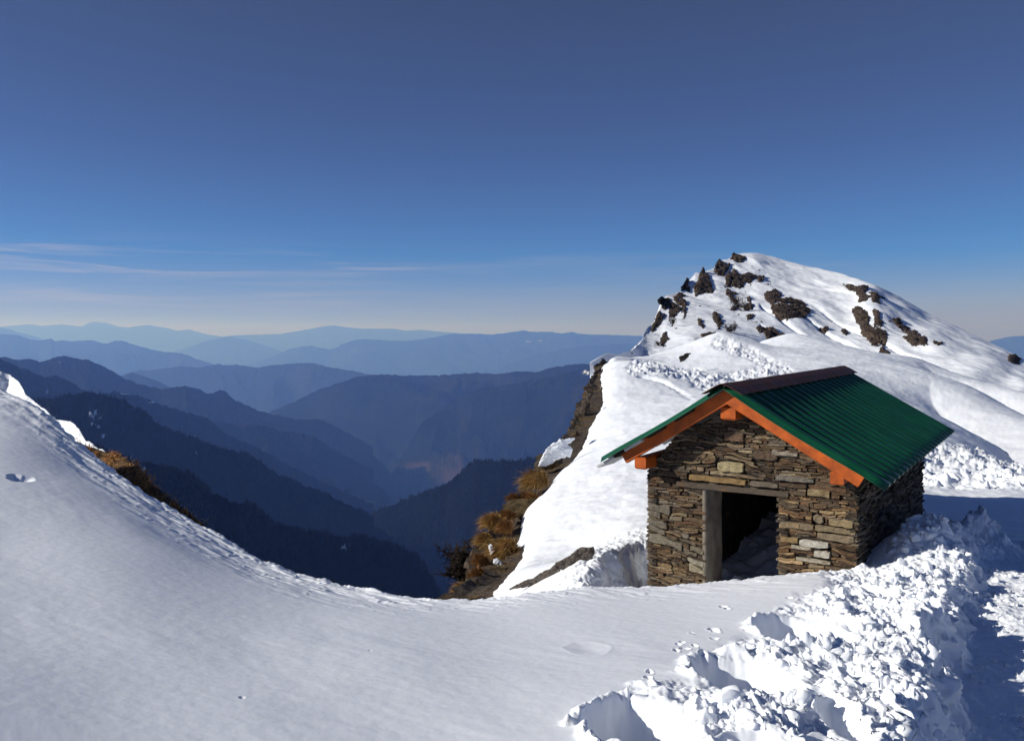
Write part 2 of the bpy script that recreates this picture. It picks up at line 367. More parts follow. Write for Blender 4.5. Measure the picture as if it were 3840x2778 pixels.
# ------------------------------------------------------------------ conifer forest on the three near spurs
def tree_mass(A, n, hmin, hmax, name, seed, vmax=.5):
    R = np.random.default_rng(seed); nr, nc, _ = A.shape
    mid = nr//2
    iv = mid-2+np.abs(R.random(n))**1.35*(nr-3-mid)*vmax*2; iv = np.clip(iv, 1, nr-2); iu = R.random(n)*(nc-2)
    a = iv.astype(int); b = iu.astype(int); fv = (iv-a)[:, None]; fu = (iu-b)[:, None]
    Pn = (A[a, b]*(1-fu)+A[a, b+1]*fu)*(1-fv)+(A[a+1, b]*(1-fu)+A[a+1, b+1]*fu)*fv
    cl = fbm(Pn[:, 0]/60, Pn[:, 1]/60, 3, seed); keep = cl > -.35; Pn = Pn[keep]; n = len(Pn)
    ring = 6; V = []; T = []
    tiers = [(.05, .24, .55), (.32, .17, .8), (.58, .10, 1.0)]
    k = 0
    for z0, r0, z1 in tiers:
        an = np.arange(ring)*2*np.pi/ring+z0*3
        V += [(r0*math.cos(t)*(1+.35*math.sin(5*t+z0*9)), r0*math.sin(t)*(1+.3*math.cos(7*t)), z0) for t in an]+[(0, 0, z1)]
        T += [(k+i, k+(i+1) % ring, k+ring) for i in range(ring)]; k += ring+1
    V = np.array(V); T = np.array(T)
    h = hmin+(hmax-hmin)*R.random(n)**1.5; ro = R.random(n)*6.28; w = h*(.8+.5*R.random(n))
    c, s = np.cos(ro), np.sin(ro); lx = (R.random(n)-.5)*.12; ly = (R.random(n)-.5)*.12
    X = (V[None, :, 0]*c[:, None]-V[None, :, 1]*s[:, None])*w[:, None]+Pn[:, :1]+V[None, :, 2]*(lx*h)[:, None]
    Y = (V[None, :, 0]*s[:, None]+V[None, :, 1]*c[:, None])*w[:, None]+Pn[:, 1:2]+V[None, :, 2]*(ly*h)[:, None]
    Z = V[None, :, 2]*h[:, None]+Pn[:, 2:]-.08*h[:, None]
    VV = np.stack([X, Y, Z], 2).reshape(-1, 3)
    TT = (T[None]+(np.arange(n)*len(V))[:, None, None]).reshape(-1, 3)
    tint = np.repeat(np.clip(R.random(n)*.7+.25*fbm(Pn[:, 0]/40, Pn[:, 1]/40, 2, seed+1), 0, 1), len(V))
    o = mesh(name, VV, TT, M_TREE, smooth=False, attrs={'tint': tint})
    return tag(o, kind='stuff')
tree_mass(HG5, 10000, 3.5, 7.5, "forest", 3)
tree_mass(HG4, 14000, 4.5, 9.5, "forest", 4)
tree_mass(HF, 14000, 4.5, 9.5, "forest", 5)

# ------------------------------------------------------------------ the snowfield: near slope, hut terrace, far slope
A_PTS = [(0, 1250, 1.45), (512, 1275, 1.45), (1024, 1290, 1.45),
 (-300, 740, 3.2), (0, 740, 3.7), (256, 740, 4.1), (512, 740, 4.3), (768, 740, 4.2), (915, 740, 4.5), (1100, 745, 4.6),
 (-250, 338, 19), (-120, 354, 17), (-40, 368, 15.6), (0, 382, 15), (18, 393, 14.5), (50, 415, 13.5), (78, 440, 12.8), (113, 467, 12), (158, 496, 11.2), (194, 517, 10.7), (226, 533, 10.3),
 (253, 551, 9.9), (293, 567, 9.5), (339, 580, 9.2), (384, 587, 9.0), (429, 593, 8.9), (479, 595, 8.9), (510, 592, 9.0), (587, 584, 9.4), (649, 583, 9.6), (704, 580, 9.6), (779, 573, 9.8), (835, 568, 10.0),
 (0, 640, 5.2), (0, 550, 7.5), (0, 450, 11), (128, 600, 6.5), (128, 520, 9.3), (256, 640, 6.0), (384, 660, 5.7), (384, 620, 7.2), (512, 660, 6.0), (512, 622, 7.5), (640, 650, 6.3), (640, 612, 7.9), (768, 670, 5.7), (768, 615, 7.5),
 (915, 700, 5.1), (925, 640, 6.5), (935, 600, 7.9), (942, 572, 9.4), (865, 565, 10.4), (950, 560, 10.4), (1060, 600, 8.0), (1080, 560, 10)]
LIP = [(-400, 20.5), (-250, 19), (-120, 17), (-40, 15.6), (0, 15), (18, 14.5), (50, 13.5), (78, 12.8), (113, 12), (158, 11.2), (194, 10.7), (226, 10.3), (253, 9.9), (293, 9.5), (339, 9.2), (384, 9.0), (429, 8.9), (479, 8.9), (510, 9), (587, 9.4), (649, 9.6), (704, 9.6), (779, 9.8), (835, 10), (860, 10.3), (900, 11)]
B_PTS = [(-1, 0, 0)][:0]+[(491, 592, 13), (507, 572, 15), (518, 545, 17), (521, 514, 20), (538, 498, 21.5), (550, 480, 23), (568, 463, 25), (579, 448, 27), (585, 433, 29), (593, 417, 32), (601, 401, 35), (600, 386, 38), (600, 374, 41.5), (603, 364, 45), (612, 356, 52),
 (470, 640, 12.5), (480, 605, 15), (500, 560, 20), (540, 480, 27), (560, 440, 34), (575, 400, 42),
 (640, 425, 27), (650, 480, 18.5), (620, 525, 15), (570, 560, 14), (560, 500, 19), (600, 460, 22), (625, 390, 36), (587, 581, 11.2), (604, 557, 12.0), (626, 547, 12.8), (648, 540, 13.4), (645, 610, 11.2),
 (560, 584, 11.5), (700, 606, 11.2), (780, 592, 10.8), (845, 570, 10.45), (700, 520, 15), (760, 520, 15), (820, 500, 16), (880, 520, 14.5),
 (624, 364, 50), (640, 357, 58), (660, 364, 54), (690, 347, 60), (722, 332, 63), (690, 368, 52), (745, 352, 56), (720, 372, 46), (750, 373, 45), (785, 377, 42), (680, 390, 36), (740, 395, 33), (763, 348, 67), (791, 333, 76), (820, 338, 74), (850, 346, 71), (885, 354, 69), (914, 357, 69), (940, 367, 64), (980, 380, 60), (1024, 393, 56), (1120, 420, 50),
 (722, 356, 74), (690, 364, 74), (791, 354, 90), (850, 370, 86), (914, 380, 82), (1024, 416, 70), (650, 361, 70), (620, 368, 66), (1120, 445, 62),
 (800, 390, 40), (850, 395, 38), (900, 408, 33), (950, 437, 26), (1024, 440, 26), (1024, 412, 38), (930, 479, 19.5), (1000, 472, 20.5), (1100, 470, 21),
 (930, 531, 15.2), (1024, 536, 14.5), (1000, 508, 16.8), (1100, 520, 16), (985, 552, 12.2), (1040, 562, 11.5), (1100, 570, 11.5), (1010, 596, 9.2), (925, 540, 13.0), (905, 548, 11.6), (950, 600, 9.0), (1100, 620, 8.5)]
def mk(pts):
    a = np.array(pts, float); return TPS(np.stack([(a[:, 0]-CX)/F, np.log(a[:, 2])*.55], 1), (a[:, 1]-HY)/F, 2e-5)
tA, tB = mk(A_PTS), mk(B_PTS)
def zA(px, D): return -tA((px-CX)/F, np.log(D)*.55)*D
def zB(px, D): return -tB((px-CX)/F, np.log(D)*.55)*D
EDGE = np.array([(9, 488), (13, 491), (13.5, 495), (15, 507), (16.5, 521), (18, 511), (20, 521), (21.5, 538), (23, 550), (25, 568), (27, 579), (29, 585), (32, 593), (35, 601), (38, 600), (41, 599), (45, 602), (49, 609), (60, 618), (95, 640)], float)
BANK = np.array([(3, 895), (4.5, 912), (5.2, 918), (6.6, 930), (8, 943), (9.5, 950), (10.5, 957), (12, 985), (13.5, 1002), (15, 1020)], float)
HX = np.array([1.948, 11.96]); HU = np.array([.8305, -.557]); HD = np.array([.557, .8305])   # hut corner and axes

def base_z(px, D):
    """smooth snow surface"""
    a = zA(px, D); lip = np.interp(px, [q[0] for q in LIP], [q[1] for q in LIP])
    b = zB(px, D)
    # crease hollows in the right-hand far slope
    X = (px-CX)/F*D
    for (p0, p1, wl_, wr, h) in (((930, 378, 47), (1040, 442, 29), 5.0, 5.0, 1.5), ((925, 360, 62), (1040, 405, 45), 5, 3.5, .9), ((960, 371, 58), (1060, 415, 44), 4, 3, .6)):
        a0 = P(*p0)[:2]; a1 = P(*p1)[:2]; t = (a1-a0)/np.linalg.norm(a1-a0); nrm = np.array([-t[1], t[0]])
        along = (X-a0[0])*t[0]+(D-a0[1])*t[1]; dd = (X-a0[0])*nrm[0]+(D-a0[1])*nrm[1]
        L_ = np.linalg.norm(a1-a0); env = sstep(-2, 7, along)*(1-sstep(L_+4, L_+16, along))
        dd = dd+.5*np.sin(along*.4)
        b = b-h*env*np.where(dd < 0, np.clip(1+dd/wl_, 0, 1)**1.8, np.clip(1-dd/wr, 0, 1)**1.3)
    edge = np.interp(D, EDGE[:, 0], EDGE[:, 1]); ew = (edge-px)/F*D
    ew = ew+.12*perlin(D*1.3, px*0+2.2, 77)+.05*perlin(D*5, px*0+4.2, 78)
    b = b-2.2*softplus(ew, .12)
    over = D-lip+.10*perlin(px/9, px*0+1.5, 70)+.05*perlin(px/3, px*0+.5, 71)
    fall = 1.25*softplus(over-.1, .10)
    left = np.where(D > lip-.3, np.maximum(a-fall, np.where(D > lip+.4, b, -99)), a)
    right = a*(1-sstep(9.6, 11.6, D))+b*sstep(9.6, 11.6, D)
    w = sstep(838, 872, px)
    z = left*(1-w)+right*w
    # drop from the bank to the trodden path
    bx = np.interp(D, BANK[:, 0], BANK[:, 1])
    off = (px-bx)/F*D+.14*perlin(D*1.1, px*0+3.3, 31)+.05*perlin(D*2.7, px*0+8.3, 32)
    zr = np.where(D < 9, -2.96, np.interp(D, [9, 11.5, 14.5], [-2.97, -3.2, -3.5]))
    zr = np.where(D > 13, np.minimum(zr, z), zr)
    zr = zr+.05*fbm(X*.9, D*.9, 3, 33)+.10*sstep(.8, 1.6, off)*(fbm(X*1.4+5, D*.8, 3, 34)+.3)
    k = sstep(-.10, .34, off+.10*fbm(X*3.1, D*3.1, 3, 35))*(1-sstep(11.0, 13.5, D))
    z = z*(1-k)+zr*k
    return z, k, off

cols = np.concatenate([np.linspace(-420, -30, 90)[:-1], np.linspace(-30, 1054, 1130), np.linspace(1054, 1440, 80)[1:]])
rows = np.concatenate([np.linspace(1.1, 4.0, 60)[:-1], np.linspace(4.0, 8.4, 430)[:-1], np.linspace(8.4, 12.2, 330)[:-1], np.linspace(12.2, 21, 250)[:-1], np.geomspace(21, 92, 300)])
PX, DD = np.meshgrid(cols, rows); XX = (PX-CX)/F*DD
Z, KP, OFF = base_z(PX, DD)
PY = HY-Z/DD*F
DENT = np.zeros_like(Z)

def hitA(px, py):
    d = np.linspace(3.3, 12, 900); z = zA(np.full_like(d, px), d); q = HY-z/d*F
    return d[np.argmin(np.abs(q-py))]

def c5(L): return [(560+x*.20459, 506.7+y*.20459) for x, y in L]
def inpoly(px, py, poly):
    r = np.zeros(px.shape, bool); n = len(poly)
    for i in range(n):
        x0, y0 = poly[i]; x1, y1 = poly[(i+1) % n]
        c = ((y0 > py) != (y1 > py)); xs = (x1-x0)*(py-y0)/((y1-y0) if y1 != y0 else 1e-9)+x0
        r ^= c & (px < xs)
    return r
def soft_poly(poly, w):
    px = PX+5*perlin(XX*1.6, DD*1.6, 41)+2.5*perlin(XX*5, DD*5, 42); py = PY+3*perlin(XX*1.6+7, DD*1.6, 43)+2*perlin(XX*5, DD*5, 44)
    d = poly_dist(px, py, poly+[poly[0]]); return sstep(-w, w, np.where(inpoly(px, py, poly), d, -d))

near = (DD < 14)
churn_poly = c5([(1320, 310), (1500, 280), (1900, 290), (2000, 240), (2150, 60), (2300, 20), (2300, 1600), (500, 1600), (540, 1050), (640, 930), (760, 900), (690, 800), (760, 720), (1000, 620), (1100, 500), (1250, 440), (1330, 380)])
CH = np.where(near & (PX > 600), soft_poly(churn_poly, 13), 0)
left_churn = c5([(70, 1200), (230, 960), (350, 850), (560, 840), (760, 880), (760, 1000), (560, 1200)])
CH2 = np.where(near & (PX > 540), soft_poly(left_churn, 6), 0)
# broken crust: spikes and lumps on the bank, finer crumbs on the path
HOLES = [(908, 800, .35, .48, .44, .30, .02, 1), (385, 1040, .30, .42, .40, .25, .02, 2), (1190, 580, .38, .46, .36, .35, .02, 3), (1500, 395, .20, .34, .16, .6, .02, 4), (1120, 850, .2, .26, .05, .6, .0, 5), (950, 1090, .18, .16, .10, .5, .01, 6), (1380, 1000, .09, .26, .14, .5, .0, 7), (1330, 1120, .12, .2, .12, .5, 0, 8)]
calm = np.zeros_like(Z)
for (a, b, rx, ry, *_q) in HOLES:
    px_, py_ = c5([(a, b)])[0]; d0 = hitA(px_, py_); x0 = (px_-CX)/F*d0
    calm = np.maximum(calm, np.exp(-np.clip(np.hypot((XX-x0)/rx, (DD-d0)/ry)-1.03, 0, 9)**2/.04))
m = (CH > .01); x = XX[m]; y = DD[m]
bank_w = (1-KP[m]); q = 1-.98*calm[m]
dens = np.clip(.42+.9*fbm(x*1.0, y*1.0, 3, 60), .03, 1)
rid = np.exp(-((OFF[m]+.30)/.42)**2)                      # thickest towards the bank edge
lump = .075*fbm(x*1.5, y*1.5, 3, 61)+.045*np.abs(fbm(x*4.2, y*4.2, 3, 62))+.022*np.abs(fbm(x*11, y*11, 3, 59))
sp0 = spikes(x, y, .30, .02, .19, .10, .19, 58, .6, .55)
sp1 = spikes(x, y, .13, .02, .19, .035, .085, 63, .75, .6)*(.4+.6*rid)
sp2 = spikes(x, y, .06, .01, .085, .02, .042, 64, .7, .6)
sp3 = spikes(x, y, .028, .004, .026, .009, .02, 65, .8, .6)
add = bank_w*(-.065)+bank_w*q*(1.55*lump+.9*dens*sp0+dens*(.42*sp1+.5*sp2)+(.2+.35*dens)*sp3)+bank_w*.012*fbm(x*7, y*7, 3, 57)+(1-bank_w)*(.022*fbm(x*5, y*5, 4, 66)+.45*sp3+.45*sp2*(fbm(x*1.1, y*1.1, 2, 67) > .05))
Z[m] += CH[m]*add
# low pile of cleared snow beside the hut wall
for (px_, D_, hh, rr) in ((915, 11.0, .22, .50), (930, 11.6, .36, .45), (950, 12.2, .30, .45), (970, 12.9, .36, .38), (979, 13.2, .28, .25), (940, 11.0, .10, .5), (990, 12.8, .22, .3)):
    x0 = (px_-CX)/F*D_; Z += hh*np.exp(-(((XX-x0)**2+(DD-D_)**2)/rr**2))
pm = (DD > 10.2) & (DD < 14.5) & (PX > 885) & (PX < 1040)
x = XX[pm]; y = DD[pm]; pk = np.exp(-(((x-6.6*0-(PX[pm]-CX)/F*y)**2)))
pile = np.clip(sum(np.exp(-(((x-(a-CX)/F*d)**2+(y-d)**2)/.45**2)) for a, d in ((915, 11.0), (930, 11.6), (950, 12.2), (970, 12.9), (985, 13.2))), 0, 1)
Z[pm] += pile*(spikes(x, y, .2, .02, .17, .06, .13, 68, .85, .6)+spikes(x, y, .08, .01, .08, .03, .06, 69, 1, .6)+.08*fbm(x*3, y*3, 4, 70))
# left churn round the lowest boot hole
m = CH2 > .01; x = XX[m]; y = DD[m]
Z[m] += CH2[m]*(.05*fbm(x*3, y*3, 4, 71)+.4*spikes(x, y, .1, .01, .10, .04, .07, 72, 1.1, .6)+.5*spikes(x, y, .04, .004, .03, .015, .03, 73, 1, .6))
# boot holes
def hole(px, py, rx, ry, dep, soft=.28, rim=.02, seed=0, dist=None):
    d0 = dist or hitA(px, py); x0 = (px-CX)/F*d0
    m = (np.abs(XX-x0) < rx*2.2) & (np.abs(DD-d0) < ry*2.2)
    x = XX[m]-x0; y = DD[m]-d0
    an = np.arctan2(y/ry, x/rx)
    rho = np.hypot(x/rx, y/ry)*(1+.16*perlin(an*1.1+3, an*0+seed, 80+seed)+.035*perlin(x*9, y*9, 81+seed))
    big = rx > .19
    asym = 1-.5*sstep(-.35, 1.0, x/rx+.15*y/ry) if big else 1.0
    lr = (.5+1.3*sstep(.2, -1, x/rx-.4*y/ry))*(1+.9*fbm(x*9, y*9, 3, 84+seed)) if big else 1.0
    Z[m] -= dep*asym*(1-sstep(1-soft, 1+soft*.25, rho))*(1+.06*fbm(x*5, y*5, 3, 83+seed))-rim*lr*np.exp(-((rho-1.12)/.12)**2)
def q5(x, y): return c5([(x, y)])[0]
for a, b, *pr in HOLES: hole(*q5(a, b), *pr)
# animal prints and little dents
for (a, b) in ((580, 660), (610, 680), (600, 650), (660, 665), (750, 590), (765, 600), (755, 632), (640, 610), (570, 690), (690, 700), (700, 720), (930, 545), (1010, 545), (1120, 440), (1180, 440), (1190, 450), (800, 480), (820, 490), (910, 590), (440, 800), (430, 830)):
    p_ = q5(a, b); hole(*p_, random.uniform(.02, .05), random.uniform(.03, .08), random.uniform(.012, .035), .7, .006, random.randrange(9))
for a, b, rx, ry, dp in ((21, 478, .13, .16, .06), (14, 475, .07, .09, .03), (340, 520, .04, .1, .02), (242, 697, .02, .02, .008), (370, 650, .015, .02, .006), (588, 648, .16, .22, .012)):
    hole(a, b, rx, ry, dp, .9, .002, random.randrange(9))
# crumbly crust along the near lip, wind ripples on the open slope
lip2 = np.interp(PX, [q[0] for q in LIP], [q[1] for q in LIP]); dl = lip2-DD
m = (dl > -.8) & (dl < 2.6) & (PX < 860); x = XX[m]; y = DD[m]
wl = np.where(PX[m] < 430, 1.0, .55)
band = np.exp(-((dl[m]-.35)/.55)**2)*wl+.5*np.exp(-((dl[m]-1.3)/.5)**2)*sstep(460, 200, PX[m])
t_ = x*.83+y*-.55
Z[m] += .62*band*(.035*fbm(t_*1.5, (x*.55+y*.83)*6, 4, 90)+spikes(x, y, .13, .0, .06, .04, .09, 91, 1.2, .5)*.8+.7*spikes(x, y, .05, 0, .022, .015, .035, 92, 1, .6))
m = DD < 16; x = XX[m]; y = DD[m]; sm_ = (1-np.maximum(CH[m], CH2[m]))
Z[m] += sm_*(.006*fbm((x*.8-y*.6)*.6, (x*.6+y*.8)*1.2, 4, 93)*(.4+1.2*sstep(-.2, .5, fbm(x*.3, y*.3, 2, 92)))+.0011*fbm(x*9, y*13, 3, 94)+.03*fbm(x*.35, y*.35, 2, 95))
# far slope: undulation, crusty zone, trail of trodden snow, churned bank behind the hut
m = DD > 11.5; x = XX[m]; y = DD[m]
Z[m] += sstep(11.5, 14, y)*(.06*fbm(x*.5, y*.5, 4, 96)+.012*fbm(x*3, y*3, 3, 97))
def c2(L): return [(586.7+x*.19283, 234.7+y*.19283) for x, y in L]
dtr = np.minimum.reduce([poly_dist(PX, PY, c2(L)) for L in ([(250, 690), (330, 695), (430, 712), (560, 725), (680, 758), (800, 745), (930, 700), (1020, 700)], [(690, 555), (760, 580), (840, 605), (900, 640), (960, 680), (1030, 720)], [(560, 745), (700, 790), (900, 740)])])
tr = np.where((DD > 25) & (DD < 75), sstep(9, 4, dtr+2*perlin(XX*.8, DD*.4, 98)), 0)
hb = np.where((DD > 15.5) & (DD < 30) & (PX > 880), sstep(441, 449, PY+3*perlin(XX, DD, 99)+np.clip((960-PX)*.10, -6, 6))*sstep(489, 480, PY), 0)
T = np.maximum(tr, hb); m = T > .01; x = XX[m]; y = DD[m]
Z[m] += T[m]*(.14*fbm(x*1.1, y*1.1, 4, 100)+.10*np.abs(fbm(x*2.6, y*2.6, 3, 105))+spikes(x, y, .42, .03, .26, .10, .24, 101, .8, .55)+spikes(x, y, .2, .02, .13, .05, .11, 102, .8, .6)-.12)
for i in range(34):                                          # small prints across the slope
    t = i/33; a, b = c2([(275+310*t+6*math.sin(i*2.1), 730+150*t*t+20*t)])[0]
    if b > 400: continue
    d_ = np.linspace(24, 48, 500); q_ = HY-zB(np.full(500, a), d_)/d_*F; k_ = d_[np.argmin(np.abs(q_-b))]; x0 = (a-CX)/F*k_
    m = (np.abs(XX-x0) < .5) & (np.abs(DD-k_) < .8)
    Z[m] -= .10*np.exp(-(((XX[m]-x0)/.13)**2+((DD[m]-k_)/.2)**2))
# scour and lumpy snow against the hut's left wall
hm = (DD > 10.8) & (DD < 13.6) & (PX > 570) & (PX < 652) & (DD > lip2+.5); x = XX[hm]; y = DD[hm]
Z[hm] += .03*fbm(x*3, y*3, 4, 103)
rp = [(.86, 10.6), (1.0, 11.2), (1.317, 12.0), (1.74, 12.8), (2.4, 13.7)]; dr_ = poly_dist(XX, DD, rp)
sg = np.where(XX > np.interp(DD, [q[1] for q in rp], [q[0] for q in rp]), dr_, -dr_)
hm = (DD > 10.3) & (DD < 14.2) & (PX > 560) & (PX < 668) & (DD > lip2+.4)
Z[hm] -= (.85*sstep(-.08, .50, sg+.10*fbm(XX*2.5, DD*2.5, 4, 110))*sstep(14.2, 13.2, DD)*(1-sstep(1.0, 2.2, sg)))[hm]+(.03*fbm(XX*9, DD*9, 3, 111))[hm]
# inside the hut footprint: floor below the drifts
hs = (XX-HX[0])*HU[0]+(DD-HX[1])*HU[1]; ht = (XX-HX[0])*HD[0]+(DD-HX[1])*HD[1]
ins = (hs > .12) & (hs < 2.68) & (ht > .12) & (ht < 5.4)
Z[ins] = np.minimum(Z[ins], -3.62)
Z = np.maximum(Z, -75+2*perlin(XX*.3, DD*.3, 5))
XW = XX.copy(); DW = DD.copy()
gy_ = np.gradient(Z, axis=0)/np.gradient(DD, axis=0); gx2 = np.gradient(Z, axis=1)/np.gradient(XX, axis=1)
stp = np.clip((np.hypot(gx2, gy_)-.7)/1.3, 0, 1)*(DD < 15)*(1-.85*calm); m = stp > .01
p3 = np.stack([XX[m], DD[m], Z[m]], 1)
XW[m] += stp[m]*(.07*fbm3(p3*5, 4, 120)+.02*fbm3(p3*19, 2, 121)); DW[m] += stp[m]*(.05*fbm3(p3*5+9, 4, 122)+.02*fbm3(p3*19, 2, 123))
sn = mesh("snow_ground", np.stack([XW, DW, Z], 2).reshape(-1, 3), gridf(len(rows), len(cols)), M_SNOW)
tag(sn, kind='structure')
def snow_h(x, y):
    px = x/y*F+CX; i = np.clip(np.searchsorted(rows, y), 0, len(rows)-1); j = np.clip(np.searchsorted(cols, px), 0, len(cols)-1); return Z[i, j]
# loose clods thrown up along the trodden path
def clods():
    R = np.random.default_rng(5); Vs, Fs = [], []; k = 0
    tm = []
    for i_ in range(8):
        V, Fc = hull_blob(1200+i_, 13+i_ % 5, 3); V = (.75*V+.25*V/np.linalg.norm(V, axis=1)[:, None])*(1+.20*fbm3(V*1.5+i_*5, 4, i_))[:, None]; tm.append((V, Fc))
    cand = np.argwhere((CH > .35) & (DD > 4.2)); wgt = (np.exp(-((OFF+.22)/.40)**2)*.9+.22)*(1-.97*calm)*(1-.75*(OFF > .35))*np.clip(.2+1.6*fbm(XX*1.3, DD*1.3, 3, 60), .04, 1.3)*DD
    wv = wgt[cand[:, 0], cand[:, 1]]; sel = cand[R.choice(len(cand), 950, replace=False, p=wv/wv.sum())]
    cd2 = np.argwhere((DD > 10.4) & (DD < 13.8) & (PX > 900) & (PX < 1010)); w2 = np.zeros(Z.shape); w2[pm] = pile; wv = w2[cd2[:, 0], cd2[:, 1]]+1e-9
    sel = np.concatenate([sel, cd2[R.choice(len(cd2), 220, replace=False, p=wv/wv.sum())]])
    for a, b in sel:
        V, Fc = tm[R.integers(8)]; sz = .008+.046*R.random()**3+(.03 if R.random() < .05 else 0); sz *= 1+(DD[a, b] > 10.4)*.3
        an, bn = R.random()*6.28, R.normal()*.5; c_, s_ = math.cos(an), math.sin(an); q = V*sz*np.array([.7+1.0*R.random(), .7+.6*R.random(), .45+.9*R.random()])
        q = q@np.array([[1, 0, 0], [0, math.cos(bn), math.sin(bn)], [0, -math.sin(bn), math.cos(bn)]])@np.array([[c_, s_, 0], [-s_, c_, 0], [0, 0, 1]])
        Vs.append(q+np.array([XX[a, b], DD[a, b], Z[a, b]+.25*sz])); Fs.append(Fc+k); k += len(V)
    o = mesh("snow_clods", np.concatenate(Vs), np.concatenate(Fs), M_SNOW); tag(o, kind='stuff')
# snow under and behind the viewer
vx, vy = np.meshgrid(np.linspace(-14, 14, 80), np.linspace(-12, 1.2, 50))
vb = mesh("snow_ground", np.stack([vx, vy, -1.66-.05*np.clip(vy, -9, 2)*0-.02*vx+.05*fbm(vx*.4, vy*.4, 3, 6)-.35*sstep(.3, 1.2, vy)], 2).reshape(-1, 3), gridf(50, 80), M_SNOW)
tag(vb, kind='structure')

# ------------------------------------------------------------------ the snow peak
cr = np.array([(590, 362), (606, 352), (620, 353), (631, 350), (642, 339), (646, 329), (654, 321), (660, 304), (666, 295), (681, 291), (687, 283), (695, 273), (703, 272), (714, 268), (718, 261), (728, 259), (733, 255), (741, 253), (756, 252.5), (772, 256), (799, 264), (837, 272), (866, 281), (880, 287), (895, 294), (934, 316), (963, 329), (984, 339), (1001, 347), (1020, 357), (1060, 378), (1130, 415)], float)
bs = np.array([(590, 372), (606, 372), (650, 370), (690, 372), (705, 364), (722, 356), (740, 358), (763, 358), (791, 356), (850, 366), (914, 376), (980, 402), (1024, 416), (1130, 455)], float)
M_PTS = [(590, 372, 56), (606, 370, 58), (650, 368, 62), (690, 368, 66), (722, 354, 74), (763, 356, 80), (791, 352, 90), (850, 364, 88), (914, 374, 82), (980, 400, 72), (1024, 414, 68), (1130, 455, 58),
 (606, 352, 62), (631, 350, 70), (642, 339, 82), (654, 321, 96), (666, 295, 114), (681, 291, 120), (695, 273, 132), (714, 268, 138), (733, 255, 150), (756, 252, 155), (772, 256, 156), (799, 264, 153), (837, 272, 147), (866, 281, 138), (895, 294, 138), (934, 316, 132), (963, 329, 125), (1001, 347, 114), (1024, 360, 106), (1130, 415, 84),
 (640, 358, 70), (665, 340, 84), (690, 330, 88), (680, 310, 104), (700, 300, 114), (720, 285, 127), (745, 272, 138), (715, 320, 98), (740, 305, 113), (755, 330, 95), (770, 290, 127), (780, 300, 118), (795, 322, 104), (800, 285, 134), (820, 310, 116), (830, 340, 98), (850, 325, 108), (840, 290, 130), (858, 300, 122), (872, 296, 122), (890, 310, 114), (880, 335, 100), (905, 330, 104), (920, 350, 94), (930, 332, 103), (960, 355, 92), (955, 343, 99), (990, 366, 86), (985, 355, 95), (1010, 380, 82), (1024, 384, 80), (1024, 372, 90), (1130, 430, 72)]
mp_ = np.array(M_PTS, float); tM = TPS(np.stack([mp_[:, 0]/100, mp_[:, 1]/60], 1), np.log(mp_[:, 2]), 3e-4)
def mD(px, py): return np.exp(tM(np.asarray(px, float)/100, np.asarray(py, float)/60))
NC, NR = 560, 240
pxs = np.linspace(590, 1130, NC); v = np.linspace(0, 1, NR)
crp = np.interp(pxs, cr[:, 0], cr[:, 1]); bsp = np.interp(pxs, bs[:, 0], bs[:, 1])+4
QX = np.broadcast_to(pxs, (NR, NC)); QY = bsp[None]+(crp-bsp)[None]*v[:, None]
QD = mD(QX, QY)
S = np.stack([(QX-CX)/F*QD, QD, (HY-QY)/F*QD], 2)
def grid_normals(S):
    du = np.gradient(S, axis=1); dv = np.gradient(S, axis=0); n = np.cross(du, dv); return n/np.linalg.norm(n, axis=2)[..., None]
nm = grid_normals(S)
a = S[..., 0]; b = S[..., 1]; c = S[..., 2]
fade = (1-sstep(.93, 1, v))[:, None]
disp = .55*fbm(a/17, c/11+b/30, 3, 200)+.12*fbm(a/4, c/4+b/12, 3, 201)+.2*np.clip(ridged(a/11+.3*c/11, b/40+c/26, 3, 202)-.7, -.5, 1)
disp = disp-1.0*np.exp(-((np.mod(a*.22+.5*fbm(c/12, b/30, 2, 203), 1)-.5)/.10)**2)*sstep(.05, .3, v)[:, None]*(1-sstep(.35, .7, v))[:, None]*(QX > 760)*(QX < 920)*.6
S2 = S+nm*(disp*fade*np.clip(QD/130, .35, 1))[..., None]
S2[..., 2] += (.10*fbm(a/3, b/3, 3, 204))
back = []
rdm = S2[-1, :, :2]/np.linalg.norm(S2[-1, :, :2], axis=1)[:, None]
for k in range(1, 22):
    q = S2[-1].copy(); q[:, :2] += rdm*(1.2*k+.25*k*k); q[:, 2] -= .03*k+.10*k*k; back.append(q)
S3 = np.concatenate([S2, np.array(back)], 0)
o = mesh("mountain", S3.reshape(-1, 3), gridf(S3.shape[0], NC), M_SNOWFAR); tag(o, kind='structure')

